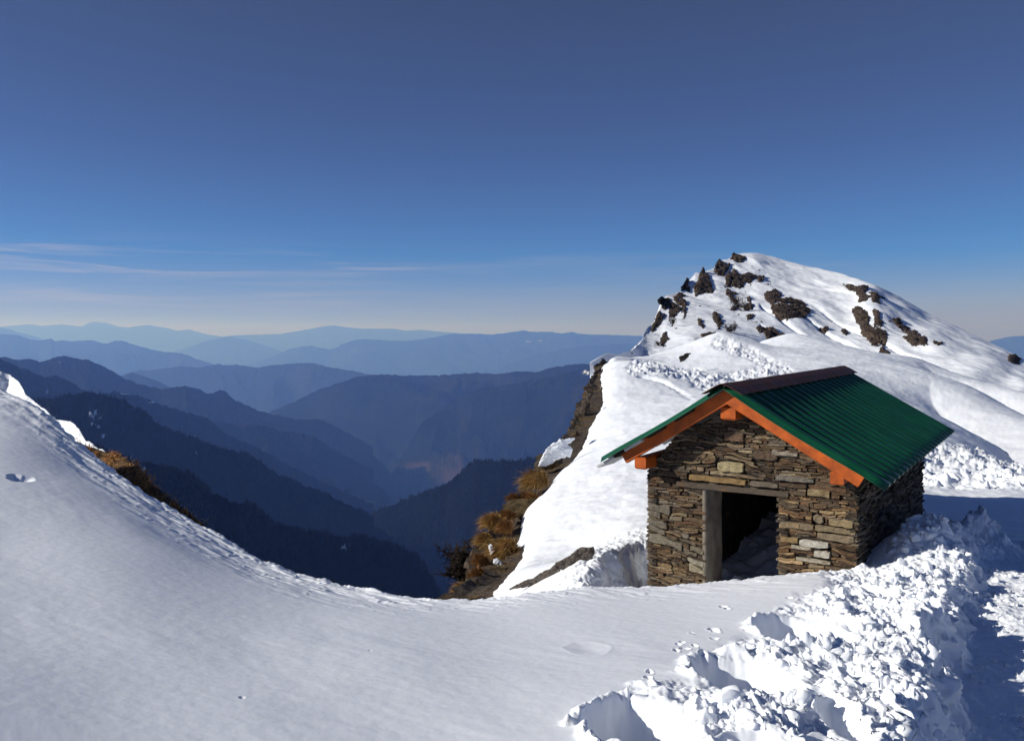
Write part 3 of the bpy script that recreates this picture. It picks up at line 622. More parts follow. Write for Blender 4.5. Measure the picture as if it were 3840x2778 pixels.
# ------------------------------------------------------------------ rocks
def blob(nu, nv):
    th = np.linspace(0, 2*np.pi, nu, endpoint=False); ph = np.linspace(0, np.pi, nv)
    T_, P_ = np.meshgrid(th, ph); V = np.stack([np.sin(P_)*np.cos(T_), np.sin(P_)*np.sin(T_), np.cos(P_)], 2).reshape(-1, 3)
    i = np.arange(nu*nv).reshape(nv, nu); j = np.roll(i, -1, 1)
    return V, np.stack([i[:-1].ravel(), i[1:].ravel(), j[1:].ravel(), j[:-1].ravel()], 1)
import bmesh
def hull_blob(seed, npt=15, cuts=4):
    R = np.random.default_rng(seed); bm = bmesh.new()
    q = R.normal(size=(npt, 3)); q /= np.linalg.norm(q, axis=1)[:, None]; q *= (.78+.3*R.random(npt))[:, None]
    for p in q: bm.verts.new(p)
    bmesh.ops.convex_hull(bm, input=bm.verts)
    bmesh.ops.delete(bm, geom=[v for v in bm.verts if not v.link_faces], context='VERTS')
    bmesh.ops.subdivide_edges(bm, edges=bm.edges[:], cuts=cuts, use_grid_fill=True); bmesh.ops.triangulate(bm, faces=bm.faces[:])
    bm.verts.ensure_lookup_table(); V = np.array([v.co[:] for v in bm.verts]); Fc = np.array([[v.index for v in f.verts] for f in bm.faces]); bm.free()
    return V, Fc
HULLS = [hull_blob(900+i, 11+i % 6) for i in range(10)]; HULLS_S = [hull_blob(950+i, 10, 2) for i in range(5)]
def rock(name, ctr, size, seed, m, label, cat="rock", group=None, n=5, spread=.55, rough=.12, rot=None, small=False, taper=0):
    R = np.random.default_rng(seed); Vs, Fs = [], []; k = 0; w, d, h = size
    for q in range(n):
        V, Fc = (HULLS_S if small else HULLS)[R.integers(5 if small else 10)]
        an = R.random()*6.28; c_, s__ = math.cos(an), math.sin(an); V = V@np.array([[c_, s__, 0], [-s__, c_, 0], [0, 0, 1]])
        p = V*1.6+seed*3.1+q*7.3; _, w2 = worley3(p*2.1*np.array([.8, .8, 1.5]), seed+q+5)
        r = 1+rough*fbm3(p*1.8, 4, seed+q, .6)+.20*(w2-.5)
        if n == 1: off = np.zeros(3); s_ = 1.0
        else:
            an = R.random()*6.28; rr = spread*R.random()**.5 if q else .15
            off = np.array([rr*math.cos(an), (R.random()-.5)*.3, rr*math.sin(an)]); s_ = (.62 if q == 0 else .26+.32*R.random())
        V = V*r[:, None]*s_*np.array([.8+.45*R.random(), 1, .75+.5*R.random()])
        if taper: V = V*np.stack([1-taper*np.clip((V[:, 2]+.6)/1.4, 0, .95), 1-taper*np.clip((V[:, 2]+.6)/1.4, 0, .9), np.ones(len(V))], 1)
        V = (V+off)*np.array([w/2, d/2, h/2])
        Vs.append(V); Fs.append(Fc+k); k += len(V)
    V = np.concatenate(Vs)
    if rot is not None: V = V@np.array(rot)
    o = mesh(name, V, np.concatenate(Fs), m, smooth=False); o.location = Vector(ctr)
    return tag(o, label, cat, group)
clods()
G_PK = "rock outcrops breaking through the snow of the peak"
def outcrop(name, poly, base, m, label, seed, cat="rock", group=None, step=.3, thick=2.4, rough=1.0, edge=1.0, closed=False, smooth=False, parent=None):
    """a solid crag with the given ground plan of its face: relief towards the open side, edges running under the snow"""
    pl = np.array(poly, float); lo = pl.min(0)-3; hi = pl.max(0)+3
    gx = np.arange(lo[0], hi[0], step); gy = np.arange(lo[1], hi[1], step); GX, GY = np.meshgrid(gx, gy)
    q = [tuple(p) for p in poly]; d = poly_dist(GX, GY, q+[q[0]]); d = np.where(inpoly(GX, GY, q), d, -d)
    d = d+.65+edge*(.9*fbm(GX/4.5+seed, GY/4.5, 3, seed)+.5*fbm(GX/2.2, GY/1.7+seed, 2, seed+1))
    B, n, k = base(GX, GY)
    fl = B.reshape(-1, 3)/k
    _, w1 = worley3(fl*np.array([.22, .16, .30])+seed, seed); _, w2 = worley3(fl*np.array([.6, .5, .8])+seed, seed+4)
    rel = (2.2*(w1-.45)+.45*(w2-.5)+.4*fbm3(fl*.35, 3, seed+2, .5)).reshape(GX.shape)
    h = np.where(d > 0, thick*(.62*np.clip(d/.7, 0, 1)+.12*np.clip(d, 0, 5))*(1+.55*np.clip((GY-lo[1]-3)/(hi[1]-lo[1]-6)*-2+1, -1, 1))+rough*rel*np.clip(d/1.2, .15, 1), d*1.6)
    if closed: h = np.where(d > 0, h, 0.0)
    V = B+n*(h*k)[..., None]; f = gridf(len(gy), len(gx)); dm = d.ravel()[f].max(1); f = f[dm > (0 if closed else -1.3)]
    VV = V.reshape(-1, 3); FF = [f]
    if closed:
        Bk = (B-n*(np.where(d > 0, thick*.6*np.clip(d, 0, 3.2)**.55, 0.0)*k)[..., None]).reshape(-1, 3); FF.append(f[:, ::-1]+len(VV)); VV = np.concatenate([VV, Bk])
    FF = [np.concatenate(FF)]; us = np.unique(FF[0]); mp = np.zeros(len(VV), int); mp[us] = np.arange(len(us)); VV = VV[us]; FF = mp[FF[0]]
    c = VV.mean(0); o = mesh(name, VV-c, FF[:, ::-1], m, parent, smooth=smooth); o.location = Vector(c)
    return tag(o, label, cat, group)
nm2 = grid_normals(S)
def base_peak(GX, GY):
    fx = np.clip((GX-pxs[0])/(pxs[1]-pxs[0]), 0, NC-1.001); cpy = np.interp(GX, pxs, crp); bpy_ = np.interp(GX, pxs, bsp)
    vv = (bpy_-GY)/(bpy_-cpy); fy = np.clip(vv, 0, 1)*(NR-1.001); a = fy.astype(int); b = fx.astype(int); u = (fy-a)[..., None]; w = (fx-b)[..., None]
    B = (S2[a, b]*(1-w)+S2[a, b+1]*w)*(1-u)+(S2[a+1, b]*(1-w)+S2[a+1, b+1]*w)*u
    n = nm2[a, b]; n = np.where((n[..., 1] > 0)[..., None], -n, n)
    cam_ = -B/np.linalg.norm(B, axis=-1)[..., None]; n = .45*n+.55*cam_; n /= np.linalg.norm(n, axis=-1)[..., None]
    up = vv > 1; D = B[..., 1]
    B2 = np.stack([(GX-CX)/F*D, D, (HY-GY)/F*D], -1); B = np.where(up[..., None], B2, B)
    return B, n, float(np.mean(D))/F
def q5b(L): return [(653.3+x*.06988, 245.3+y*.06988) for x, y in L]
def q8(L): return [(720+x*.13404, 240+y*.13404) for x, y in L]
PEAK = [
 ("low dark rock outcrop on the very top of the snow peak", q5b([(1110, 190), (1150, 125), (1230, 150), (1310, 170), (1310, 195), (1260, 228), (1190, 218), (1140, 190)]), 1),
 ("tall brown crag with a snow cap, standing just below the summit crest", q5b([(940, 200), (990, 240), (1060, 280), (1085, 250), (1080, 300), (1035, 370), (1000, 430), (930, 430), (890, 370), (880, 340), (910, 260)]), 1),
 ("pointed black rock spire casting a shadow on the snow beside it", q5b([(710, 330), (738, 400), (775, 430), (800, 490), (850, 600), (800, 650), (740, 640), (690, 680), (615, 700), (585, 600), (640, 520), (680, 390)]), 1),
 ("small dark fin of rock leaning on the foot of the black spire", q5b([(775, 650), (800, 560), (860, 605), (835, 655)]), 0),
 ("upright grey brown slab with a rounded top, beside the wide summit crag", q5b([(1035, 560), (1030, 480), (1045, 400), (1080, 360), (1110, 400), (1130, 450), (1100, 565)]), 0),
 ("wide jagged crag below the summit, with snow pouring over it", q5b([(1130, 440), (1130, 350), (1160, 315), (1195, 350), (1200, 400), (1250, 420), (1330, 395), (1400, 400), (1460, 420), (1470, 450), (1400, 490), (1390, 540), (1360, 520), (1290, 515), (1280, 565), (1235, 580), (1160, 555), (1120, 560)]), 0),
 ("small broken rocks on the left skyline of the peak", q5b([(400, 640), (420, 580), (465, 530), (480, 470), (500, 480), (490, 590), (515, 610), (520, 650), (460, 630)]), 1),
 ("small rock under a snow lip on the left shoulder of the peak", q5b([(345, 740), (350, 700), (380, 690), (445, 715), (385, 755)]), 0),
 ("blunt brown buttress jutting out over the left skyline of the peak", q5b([(75, 775), (110, 740), (160, 770), (240, 790), (220, 880), (170, 930), (130, 910), (110, 840), (80, 825)]), 1),
 ("dark stone between the jutting buttress and the squared crag", q5b([(290, 760), (330, 755), (362, 810), (330, 835), (300, 805)]), 0),
 ("dark squared crag just right of the jutting buttress", q5b([(235, 850), (260, 830), (300, 860), (340, 890), (400, 910), (370, 960), (290, 1025), (235, 1010)]), 0),
 ("flat topped rock above the right corner of the squared crag", q5b([(345, 850), (370, 815), (450, 820), (467, 880), (430, 905), (380, 875)]), 0),
 ("thin rock strip hanging below the flat topped rock", q5b([(425, 920), (450, 900), (470, 990), (450, 1015), (425, 970)]), 0),
 ("dark rock rib hanging on the left edge of the peak below the buttress", q5b([(45, 1030), (75, 965), (110, 990), (120, 1050), (150, 1000), (160, 1010), (110, 1110), (60, 1160), (20, 1130)]), 1),
 ("lowest dark rock on the left skyline of the peak", q5b([(-25, 1185), (10, 1120), (40, 1135), (20, 1190), (-15, 1215)]), 1),
 ("lone upright dark stone low on the left snow slope of the peak", q5b([(100, 1450), (110, 1360), (150, 1260), (180, 1240), (172, 1310), (222, 1350), (180, 1390), (160, 1450)]), 0),
 ("narrow leaning brown stone in the middle of the left snow slope", q5b([(645, 1060), (678, 1055), (692, 1110), (718, 1150), (700, 1192), (660, 1150)]), 0),
 ("elongated slanting rock in open snow below the spire", q5b([(845, 1000), (870, 975), (930, 1020), (965, 1080), (962, 1110), (1005, 1150), (930, 1205), (918, 1140), (860, 1070)]), 0),
 ("crooked chain of dark rocks running down below the upright slab", q5b([(1050, 610), (1090, 603), (1130, 640), (1185, 638), (1152, 690), (1142, 740), (1165, 780), (1205, 820), (1170, 838), (1110, 790), (1088, 720), (1050, 680)]), 0),
 ("thin dark stone with twigs above the bushy rock", q5b([(1345, 740), (1370, 718), (1402, 770), (1390, 822), (1350, 822)]), 0),
 ("dark rock beside the largest bush on the peak", q5b([(1300, 860), (1430, 872), (1392, 930), (1350, 942), (1305, 912)]), 0),
 ("small round stone below the crooked chain of rocks", q5b([(1110, 922), (1150, 893), (1187, 910), (1150, 947)]), 0),
 ("triangular grey stone below the bushy rock", q5b([(1345, 1092), (1350, 1030), (1380, 1008), (1432, 1020), (1400, 1062)]), 0),
 ("little rock alone in the snow right of the wide summit crag", q5b([(1495, 460), (1580, 458), (1545, 517), (1500, 502)]), 0),
 ("dark brown slab dipping right, above the smooth snow dome", q5b([(1480, 1205), (1620, 1188), (1700, 1208), (1750, 1260), (1845, 1300), (1670, 1377), (1600, 1300)]), 0),
 ("smooth grey boulder at the head of the trodden snow trail", q5b([(690, 1300), (760, 1280), (880, 1285), (810, 1350), (700, 1412)]), 0),
 ("snow capped upper band of the overhanging black cliff", q8([(335, 392), (380, 372), (430, 375), (450, 400), (430, 432), (530, 425), (600, 440), (640, 487), (560, 480), (470, 468), (390, 480), (345, 452)]), 0),
 ("big overhanging black rock face in the middle of the peak", q8([(385, 495), (470, 477), (560, 490), (640, 500), (675, 530), (640, 570), (560, 596), (510, 602), (430, 592), (405, 540)]), 0),
 ("ragged brown outcrop high on the right shoulder of the peak", q8([(935, 342), (965, 315), (1000, 348), (1050, 350), (1060, 330), (1105, 350), (1080, 380), (1072, 400), (1110, 430), (1100, 462), (1040, 472), (1042, 420), (1000, 387), (950, 372)]), 0),
 ("dark crumbling rock under a snow drift at the right shoulder", q8([(1115, 400), (1150, 398), (1230, 435), (1172, 450), (1200, 482), (1140, 472), (1118, 432)]), 0),
 ("great brown rock wall filling the right middle of the peak", q8([(990, 532), (1020, 513), (1070, 520), (1110, 560), (1100, 620), (1140, 660), (1190, 652), (1250, 700), (1240, 742), (1170, 787), (1120, 760), (1070, 690), (1020, 600)]), 0),
 ("narrow upper rib of the great brown rock wall beside its snow chute", q8([(1140, 522), (1172, 518), (1192, 580), (1222, 602), (1192, 645), (1152, 640), (1160, 580)]), 0),
 ("upper end of the slanting rock rib right of the great wall", q8([(1305, 568), (1340, 575), (1380, 610), (1422, 640), (1392, 672), (1350, 642), (1320, 612)]), 0),
 ("broken lower end of the slanting rock rib right of the great wall", q8([(1398, 675), (1420, 655), (1475, 665), (1482, 700), (1535, 715), (1545, 787), (1510, 782), (1450, 780), (1400, 750), (1360, 720), (1398, 702)]), 0),
 ("small scattered rocks at the tip of the slanting rib", q8([(1595, 760), (1655, 768), (1642, 784), (1600, 775)]), 0),
 ("small jagged rock at the foot of the great wall", q8([(1190, 838), (1215, 778), (1226, 820), (1260, 835), (1302, 872), (1270, 878), (1230, 862), (1190, 852)]), 0),
 ("little dark stone in a snow hollow left of the great wall", q8([(912, 668), (965, 690), (952, 704), (918, 697)]), 0),
 ("flat dark stone under the pointed snow drift", q8([(745, 662), (802, 658), (804, 676), (758, 674)]), 0),
 ("lone brown boulder low on the far right snow slope", q8([(2148, 868), (2200, 862), (2242, 890), (2232, 914), (2170, 908)]), 0)]
for i, (lab, pl, cl_) in enumerate(PEAK): outcrop("rock_outcrop", pl, base_peak, M_ROCK, lab, 300+3*i, group=G_PK, edge=.75 if cl_ else 1.35, rough=1.2, closed=bool(cl_))
def base_flat(D0, D1, x0, x1, tilt=(0, 0, 0)):
    def f(GX, GY):
        D = D0+(D1-D0)*(GX-x0)/(x1-x0); B = np.stack([(GX-CX)/F*D, D, (HY-GY)/F*D], -1)
        n = -B/np.linalg.norm(B, axis=-1)[..., None]+np.array(tilt); n /= np.linalg.norm(n, axis=-1)[..., None]; return B, n, D0/F
    return f
outcrop("rock_outcrop", q5b([(380, 1590), (520, 1543), (440, 1632), (392, 1645)]), base_flat(49, 49.5, 680, 690), M_ROCK, "brown slab at the bend of the trodden trail, below the peak", 471, group=G_PK, closed=True)
SM = [(858, 160), (893, 186), (900, 232), (940, 258), (955, 250), (880, 455), (785, 420), (630, 375), (585, 380), (440, 480), (465, 490), (1270, 440), (1330, 250), (1575, 440), (1832, 563), (1525, 460), (430, 452), (232, 612), (350, 632), (905, 455), (945, 590), (645, 325), (780, 470), (500, 435)]
for i, (x, y) in enumerate(SM):
    px, py = c2([(x, y)])[0]; D = float(mD(px, py)); k = .19283*D/F; w = 12+10*((i*37) % 7)/7
    B_, n_, k_ = base_peak(np.array([[px]]), np.array([[py]]))
    rock("small_rock", B_[0, 0]+n_[0, 0]*w*k*.12, (w*k*1.5, w*k, w*k*1.0), 400+i, M_ROCK, "tiny dark stone poking out of the smooth snow of the peak", "rock", "small stones dotted over the snow peak", 2, small=True)

def frame_axes(dirv):
    x = np.array(dirv, float); x /= np.linalg.norm(x); z = np.array([0, 0, 1.]); y = np.cross(z, x); y /= np.linalg.norm(y); z = np.cross(x, y)
    return np.stack([x, y, z])
outcrop("rock_slab", [(426.67+x*.13, 400+y*.13) for x, y in [(640, 1448), (760, 1385), (820, 1370), (900, 1320), (950, 1300), (1000, 1250), (1100, 1200), (1180, 1135), (1280, 1130), (1290, 1170), (1250, 1230), (1180, 1290), (1060, 1335), (950, 1370), (860, 1412)]], base_flat(12.05, 11.95, 510, 594, (-.3, 0, .5)), M_ROCKDK, "long grey brown rock slab lying in the snow between the hut and the gully", 501, thick=2.0, rough=1.0, edge=.5, closed=True)

# ------------------------------------------------------------------ cliff edge left of the far slope
ST = [(13, 491, 447, 599), (13.5, 495, 459, 586), (15, 507, 474, 574), (16.5, 521, 475, 560), (18, 511, 481, 540), (20, 521, 497, 517), (21.5, 538, 510, 501), (23, 550, 523, 484), (25, 568, 538, 466), (27, 579, 549, 449), (29, 585, 566, 434), (32, 593, 576, 418), (35, 601, 582, 402), (38, 600, 590, 386), (41, 599, 594, 376), (45, 602, 599, 365), (49, 609, 604, 358)]
ST = np.array(ST, float); ns = 260; t = np.linspace(0, 1, ns)*(len(ST)-1); si = np.arange(len(ST))
Ds = np.interp(t, si, ST[:, 0]); ex = np.interp(t, si, ST[:, 1]); ox = np.interp(t, si, ST[:, 2]); oy = np.interp(t, si, ST[:, 3])
ez = zB(ex, Ds); E = np.stack([(ex-CX)/F*Ds, Ds, ez], 1); O = np.stack([(ox-CX)/F*Ds, Ds, (HY-oy)/F*Ds], 1)
inn = E+np.array([.35, 0, -.16]); E2 = E+np.array([.05, 0, -.03])
L_rows = [inn, E2]+[E2*(1-q)+O*q-np.array([0, 0, .10*math.sin(q*3.14)]) for q in (.2, .4, .6, .8, 1)]
for k in range(1, 26): L_rows.append(O+np.array([-.05*k, -.04*k, -.22*k-.012*k*k]))
Cg = np.array(L_rows); nr_ = len(L_rows)
# refine rows
ri = np.linspace(0, nr_-1, 110); Cg = np.stack([np.stack([np.interp(ri, np.arange(nr_), Cg[:, j, c_]) for c_ in range(3)], 1) for j in range(ns)], 1)
fl = Cg.reshape(-1, 3); wA, idA = worley3(fl*np.array([1.3, .9, 2.2]), 41); wB, idB = worley3(fl*np.array([3.2, 2.5, 5]), 47)
dsp = (.34*(idA-.45)+.15*(idB-.5)+.10*fbm3(fl*1.7, 4, 48)).reshape(Cg.shape[:2])*np.clip((ri-1.0)/1.6, 0, 1)[:, None]*np.clip(.55+.45*(ri < 7)[:, None]*0+.45, 0, 1)
Cg = Cg+dsp[..., None]*np.array([-.9, -.35, .12])
cl = mesh("cliff", Cg.reshape(-1, 3), gridf(110, ns), M_CLIFF, smooth=False); tag(cl, kind='structure')
def px_at(px, py, D): return P(px, py, D)
rock("boulder", P(520, 507, 20.1), (1.25, .9, .72), 521, rock_mat("mossy_boulder", (.07, .045, .02), (.24, .17, .08), 2.0), "tan mossy boulder wedged between grass tussocks on the cliff edge", "boulder", None, 1, rough=.15)
led = rock("rock_ledge", P(551, 461, 24.5), (1.3, 1.0, 1.0), 523, M_CLIFF, "snow covered rock ledge jutting from the cliff edge above the grass", "rock", "rock ledges on the cliff edge", 5)
cap_ = outcrop("snow_cap", c4([(1125, 880), (1142, 830), (1185, 780), (1235, 752), (1300, 745), (1268, 775), (1292, 800), (1280, 835), (1225, 842), (1180, 872)]), base_flat(24.15, 24.3, 537, 578, (-.2, 0, .5)), M_SNOW, None, 525, None, thick=1.6, rough=1.0, edge=1.3, closed=True, smooth=True)
cl_ = cap_.location-led.location; cap_.parent = led; cap_.location = cl_
rock("rock_ledge", P(574, 433, 26.8), (.85, .7, .36), 527, M_CLIFF, "flat bare slab of rock overhanging the snowy ledge on the cliff", "rock", "rock ledges on the cliff edge", 2)
rock("rock_ledge", P(583, 416, 33), (.9, .9, 1.7), 531, M_CLIFF, "tall brown cliff buttress under the far end of the snow slope", "rock", "rock ledges on the cliff edge", 5, spread=.7)
rock("boulder", P(478, 588, 14.4), (.55, .5, .55), 533, M_CLIFF, "brown rock at the bottom of the cliff edge beside the lowest tussock", "boulder", None, 3)
for i, (px, py, D, s_, lab) in enumerate([(491, 548, 16.6, .2, "small lump of snow lodged beside the second lowest leaning tussock"), (497, 562, 16.0, .2, "wedge of snow beside the largest golden tussock")]):
    rock("snow_lump", P(px, py, D), (s_, s_, s_*1.25), 540+i, M_SNOW, lab, "snow", None, 4, rough=.25)

# grass tussocks
def blades(org, dirs, ln, wid, droop, tint, R, segs=3):
    n = len(org); V = np.zeros((n, segs*2+1, 3)); side = np.cross(dirs, R.normal(size=(n, 3))); side /= np.linalg.norm(side, axis=1)[:, None]+1e-9
    for k in range(segs+1):
        q = k/segs; p = org+dirs*(ln*q)[:, None]+droop*(q*q*ln)[:, None]
        if k < segs:
            V[:, 2*k] = p-side*(wid*(1-.6*q))[:, None]; V[:, 2*k+1] = p+side*(wid*(1-.6*q))[:, None]
        else: V[:, 2*k] = p
    f = []
    for k in range(segs-1): f += [(2*k, 2*k+1, 2*k+3), (2*k, 2*k+3, 2*k+2)]
    f.append((2*segs-2, 2*segs-1, 2*segs)); f = np.array(f); m_ = segs*2+1
    return V.reshape(-1, 3), (f[None]+(np.arange(n)*m_)[:, None, None]).reshape(-1, 3), np.repeat(tint, m_)
def tussock(px, py, D, wpx, hpx, label, seed, m=None, dens=1500, lean=(-.45, -.25, -.35), nm_="grass_tussock"):
    R = np.random.default_rng(seed); w = wpx*D/F/2*.88; h = hpx*D/F/2*.86; n = dens
    u = R.normal(size=(n, 3)); u /= np.linalg.norm(u, axis=1)[:, None]; u[:, 2] = np.abs(u[:, 2])*1.0-.25; u[:, 1] = -np.abs(u[:, 1])*.9+.15
    lump = 1+.25*fbm3(u*2+seed, 2, seed)
    org = u*np.array([w*.62, w*.62, h*.62])*lump[:, None]
    d = u+np.array([0, 0, .35])+R.normal(size=(n, 3))*.36+.55*np.stack([fbm3(u*3+seed+9, 2, seed+4), fbm3(u*3+seed+5, 2, seed+5), 0*u[:, 0]], 1); d /= np.linalg.norm(d, axis=1)[:, None]
    ln = np.minimum(w, h)*(.5+.75*R.random(n)**1.6); dr = np.array(lean)*1.15+R.normal(size=(n, 3))*.22
    tint = np.clip(.5+.35*fbm3(u*2.5+seed, 2, seed+3)+R.normal(size=n)*.16, 0, 1)
    V, T_, ti = blades(org, d, ln, np.full(n, .0042+.0006*D/4), dr, tint, R)
    bv, bf = blob(20, 14); bv = bv*np.array([w*.66, w*.6, h*.7])*(1+.2*fbm3(bv*2+seed, 3, seed))[:, None]
    f4 = np.concatenate([bf[:, [0, 1, 2]], bf[:, [0, 2, 3]]])+len(V)
    V = np.concatenate([V, bv]); T_ = np.concatenate([T_, f4]); ti = np.concatenate([ti, np.full(len(bv), .05)])
    o = mesh(nm_, V, T_, m or M_GRASS, smooth=False, attrs={'tint': ti}); o.location = Vector(P(px, py, D))
    return tag(o, label, "grass tussock", "dry grass tussocks along the cliff edge")
for i, q in enumerate([(537, 480, 22.3, 30, 25, "rounded golden tussock with long drooping blades, highest on the cliff edge", None, 2200),
 (530, 497, 21.3, 24, 14, "brown grass strip hanging just below the highest tussock", M_GRASSB, 1000),
 (515, 497, 21.2, 16, 12, "small brown tuft on top of the tan boulder", M_GRASSB, 800),
 (509, 515, 19.6, 18, 14, "flat brown tuft under the tan boulder", M_GRASSB, 900),
 (495, 521, 19.2, 21, 22, "bushy orange tussock jutting farthest into the valley, halfway down the cliff", None, 1600),
 (507, 527, 18.6, 16, 20, "olive brown tussock tucked between the bushy one and the snow", M_GRASSB, 1200),
 (486, 540, 17.6, 17, 22, "tilted golden tussock above a lump of snow", None, 1400),
 (508, 551, 16.8, 30, 36, "largest golden tussock, spread against the snow slope", None, 2600),
 (482, 561, 16.2, 16, 22, "dark brown hanging tussock below the lump of snow", M_GRASSB, 1200),
 (479, 574, 15.3, 14, 22, "scraggy reddish tussock near the bottom of the cliff", M_GRASSB, 1200),
 (464, 588, 14.4, 17, 17, "lowest bright golden tussock, just above the near snow edge", None, 1300)]):
    tussock(*q[:6], 600+i, q[6], q[7])
def shrub(px, py, D, w, h, label, seed, n=70):
    R = np.random.default_rng(seed); V, T_ = [], []; k = 0
    def seg(a, b, r0, r1):
        nonlocal k
        d = b-a; d = d/np.linalg.norm(d); s_ = np.cross(d, [.3, .9, .2]); s_ /= np.linalg.norm(s_); q = np.cross(d, s_)
        for t_ in range(3):
            an = t_*2.094; V.append(a+r0*(s_*math.cos(an)+q*math.sin(an)))
        for t_ in range(3):
            an = t_*2.094; V.append(b+r1*(s_*math.cos(an)+q*math.sin(an)))
        for t_ in range(3):
            u_ = (t_+1) % 3; T_.extend([(k+t_, k+u_, k+3+u_), (k+t_, k+3+u_, k+3+t_)])
        k += 6
    W = w*D/F/2; H = h*D/F; r = W*.03+.004
    for i in range(n):
        if i % 5 == 0: a = np.array([R.normal()*W*.1, R.normal()*W*.1, 0.]); d = np.array([R.normal()*.7, R.normal()*.6, .6+.4*R.random()])
        b = a+d*np.array([W, W, H])*.5; seg(a, b, r, r*.6)
        for q in range(4):
            e = b+np.array([R.normal()*W*.35, R.normal()*W*.35, abs(R.normal())*H*.2]); seg(b, e, r*.7, r*.3)
            for z in range(3): seg(e, e+R.normal(size=3)*np.array([W, W, H])*.16, r*.9, r*.5)
        a = b if R.random() < .5 else a; d = np.array([R.normal()*.7, R.normal()*.6, .4+.5*R.random()])
    o = mesh("shrub", np.array(V), np.array(T_), M_TWIG, smooth=False); o.location = Vector(P(px, py, D)); return tag(o, label, "shrub", None)
shrub(463, 581, 19.5, 34, 20, "dark leafless bush below the cliff edge, behind the near snow lip", 650, 120)
for i, (x, y, w, h, lab) in enumerate([(800, 392, 12, 9, "largest twiggy bush among the rocks in the middle of the peak"), (742, 505, 8, 5, "dark bush on the skyline of the trodden snow mound"), (768, 500, 4, 5, "sparse twig bush just right of the mound skyline bush"), (447, 470, 6, 7, "spindly bush on the left snow slope of the peak"), (575, 575, 6, 5, "scrubby bush beside the smooth grey boulder"), (372, 575, 4, 3, "tiny twig clump at the foot of the lone upright stone")]):
    px, py = c2([(x, y)])[0]; D = float(mD(px, py))-1; shrub(px, py, D, w, h, lab, 660+i, 40)

# ------------------------------------------------------------------ banks behind the near slope on the left
def bank(name, prof, m, seed, sf, sb, wid, amp, side=.35, smooth=True):
    pr = np.array(prof, float); n = 220; t = np.linspace(0, 1, n)*(len(pr)-1); i = np.arange(len(pr))
    px = np.interp(t, i, pr[:, 0]); py = np.interp(t, i, pr[:, 1]); D = np.interp(t, i, pr[:, 2])
    C = np.stack([(px-CX)/F*D, D, (HY-py)/F*D], 1); r = np.concatenate([np.linspace(-wid, 0, 30)[:-1], np.linspace(0, wid, 70)])
    rd = C[:, :2]/np.linalg.norm(C[:, :2], axis=1)[:, None]
    X = C[:, 0][None]-rd[:, 0][None]*r[:, None]*.8+side*r[:, None]; Y = C[:, 1][None]-rd[:, 1][None]*r[:, None]
    Zb = C[:, 2][None]-np.where(r > 0, sf*r, -sb*r)[:, None]
    Zb = Zb+amp*(fbm(X*.8, Y*.8, 4, seed)+.6*np.abs(fbm(X*2.5, Y*2.5, 3, seed+1)))*np.clip(.25+np.abs(r)/1.0, 0, 1)[:, None]
    A = np.stack([X, Y, Zb], 2); o = mesh(name, A.reshape(-1, 3), gridf(len(r), n), m, smooth=smooth); tag(o, kind='structure'); return A
M_BANK = rock_mat("snowy_bank_rock", (.02, .017, .016), (.08, .065, .05), 1.2, snow=.55)
bank("snow_bank", [(-90, 335, 32), (-20, 358, 28), (0, 372, 27), (10, 375, 27), (17, 380, 26.5), (22, 386, 26), (25, 393, 25.5), (33, 401, 25), (38, 403, 24.5), (47, 411, 24), (54, 419, 23.5), (70, 421, 23), (79, 430, 22), (86, 440, 21.5), (98, 447, 21), (104, 450, 20.5), (112, 458, 20)], M_SNOWFAR, 700, .6, 1.8, 3.5, .20, .0)
M_EARTH = rock_mat("brown_earth", (.09, .054, .03), (.30, .17, .075), 2.5)
EA = bank("earth_bank", [(74, 440, 21), (80, 441, 20.6), (93, 447, 20.3), (107, 452, 20), (116, 455, 19.5), (124, 458, 19), (133, 462, 18.5), (140, 467, 18), (147, 476, 17.5), (153, 486, 17), (171, 499, 16), (189, 512, 15.5), (205, 526, 15)], M_EARTH, 710, .50, 1.5, 5, .16, -.12)
R = np.random.default_rng(77); n = 15000; iv = R.integers(22, 97, n); iu = R.integers(1, EA.shape[1]-2, n); og = EA[iv, iu]+R.normal(size=(n, 3))*.03
cln = fbm(og[:, 0]*2.2, og[:, 1]*2.2, 3, 78); kp = cln > -.25; og = og[kp]; cln = cln[kp]; n = len(og)
d = np.array([.1, -.5, .75])+R.normal(size=(n, 3))*.35; d /= np.linalg.norm(d, axis=1)[:, None]
V, T_, ti = blades(og, d, np.clip(.12+.14*R.random(n)+.08*cln, .06, 1), np.full(n, .008), np.array([.25, -.35, -.65])+R.normal(size=(n, 3))*.2, np.clip(.5+.5*cln+R.normal(size=n)*.15, 0, 1), R)
g = mesh("grass", V, T_, M_GRASSL, smooth=False, attrs={'tint': ti}); tag(g, kind='stuff')

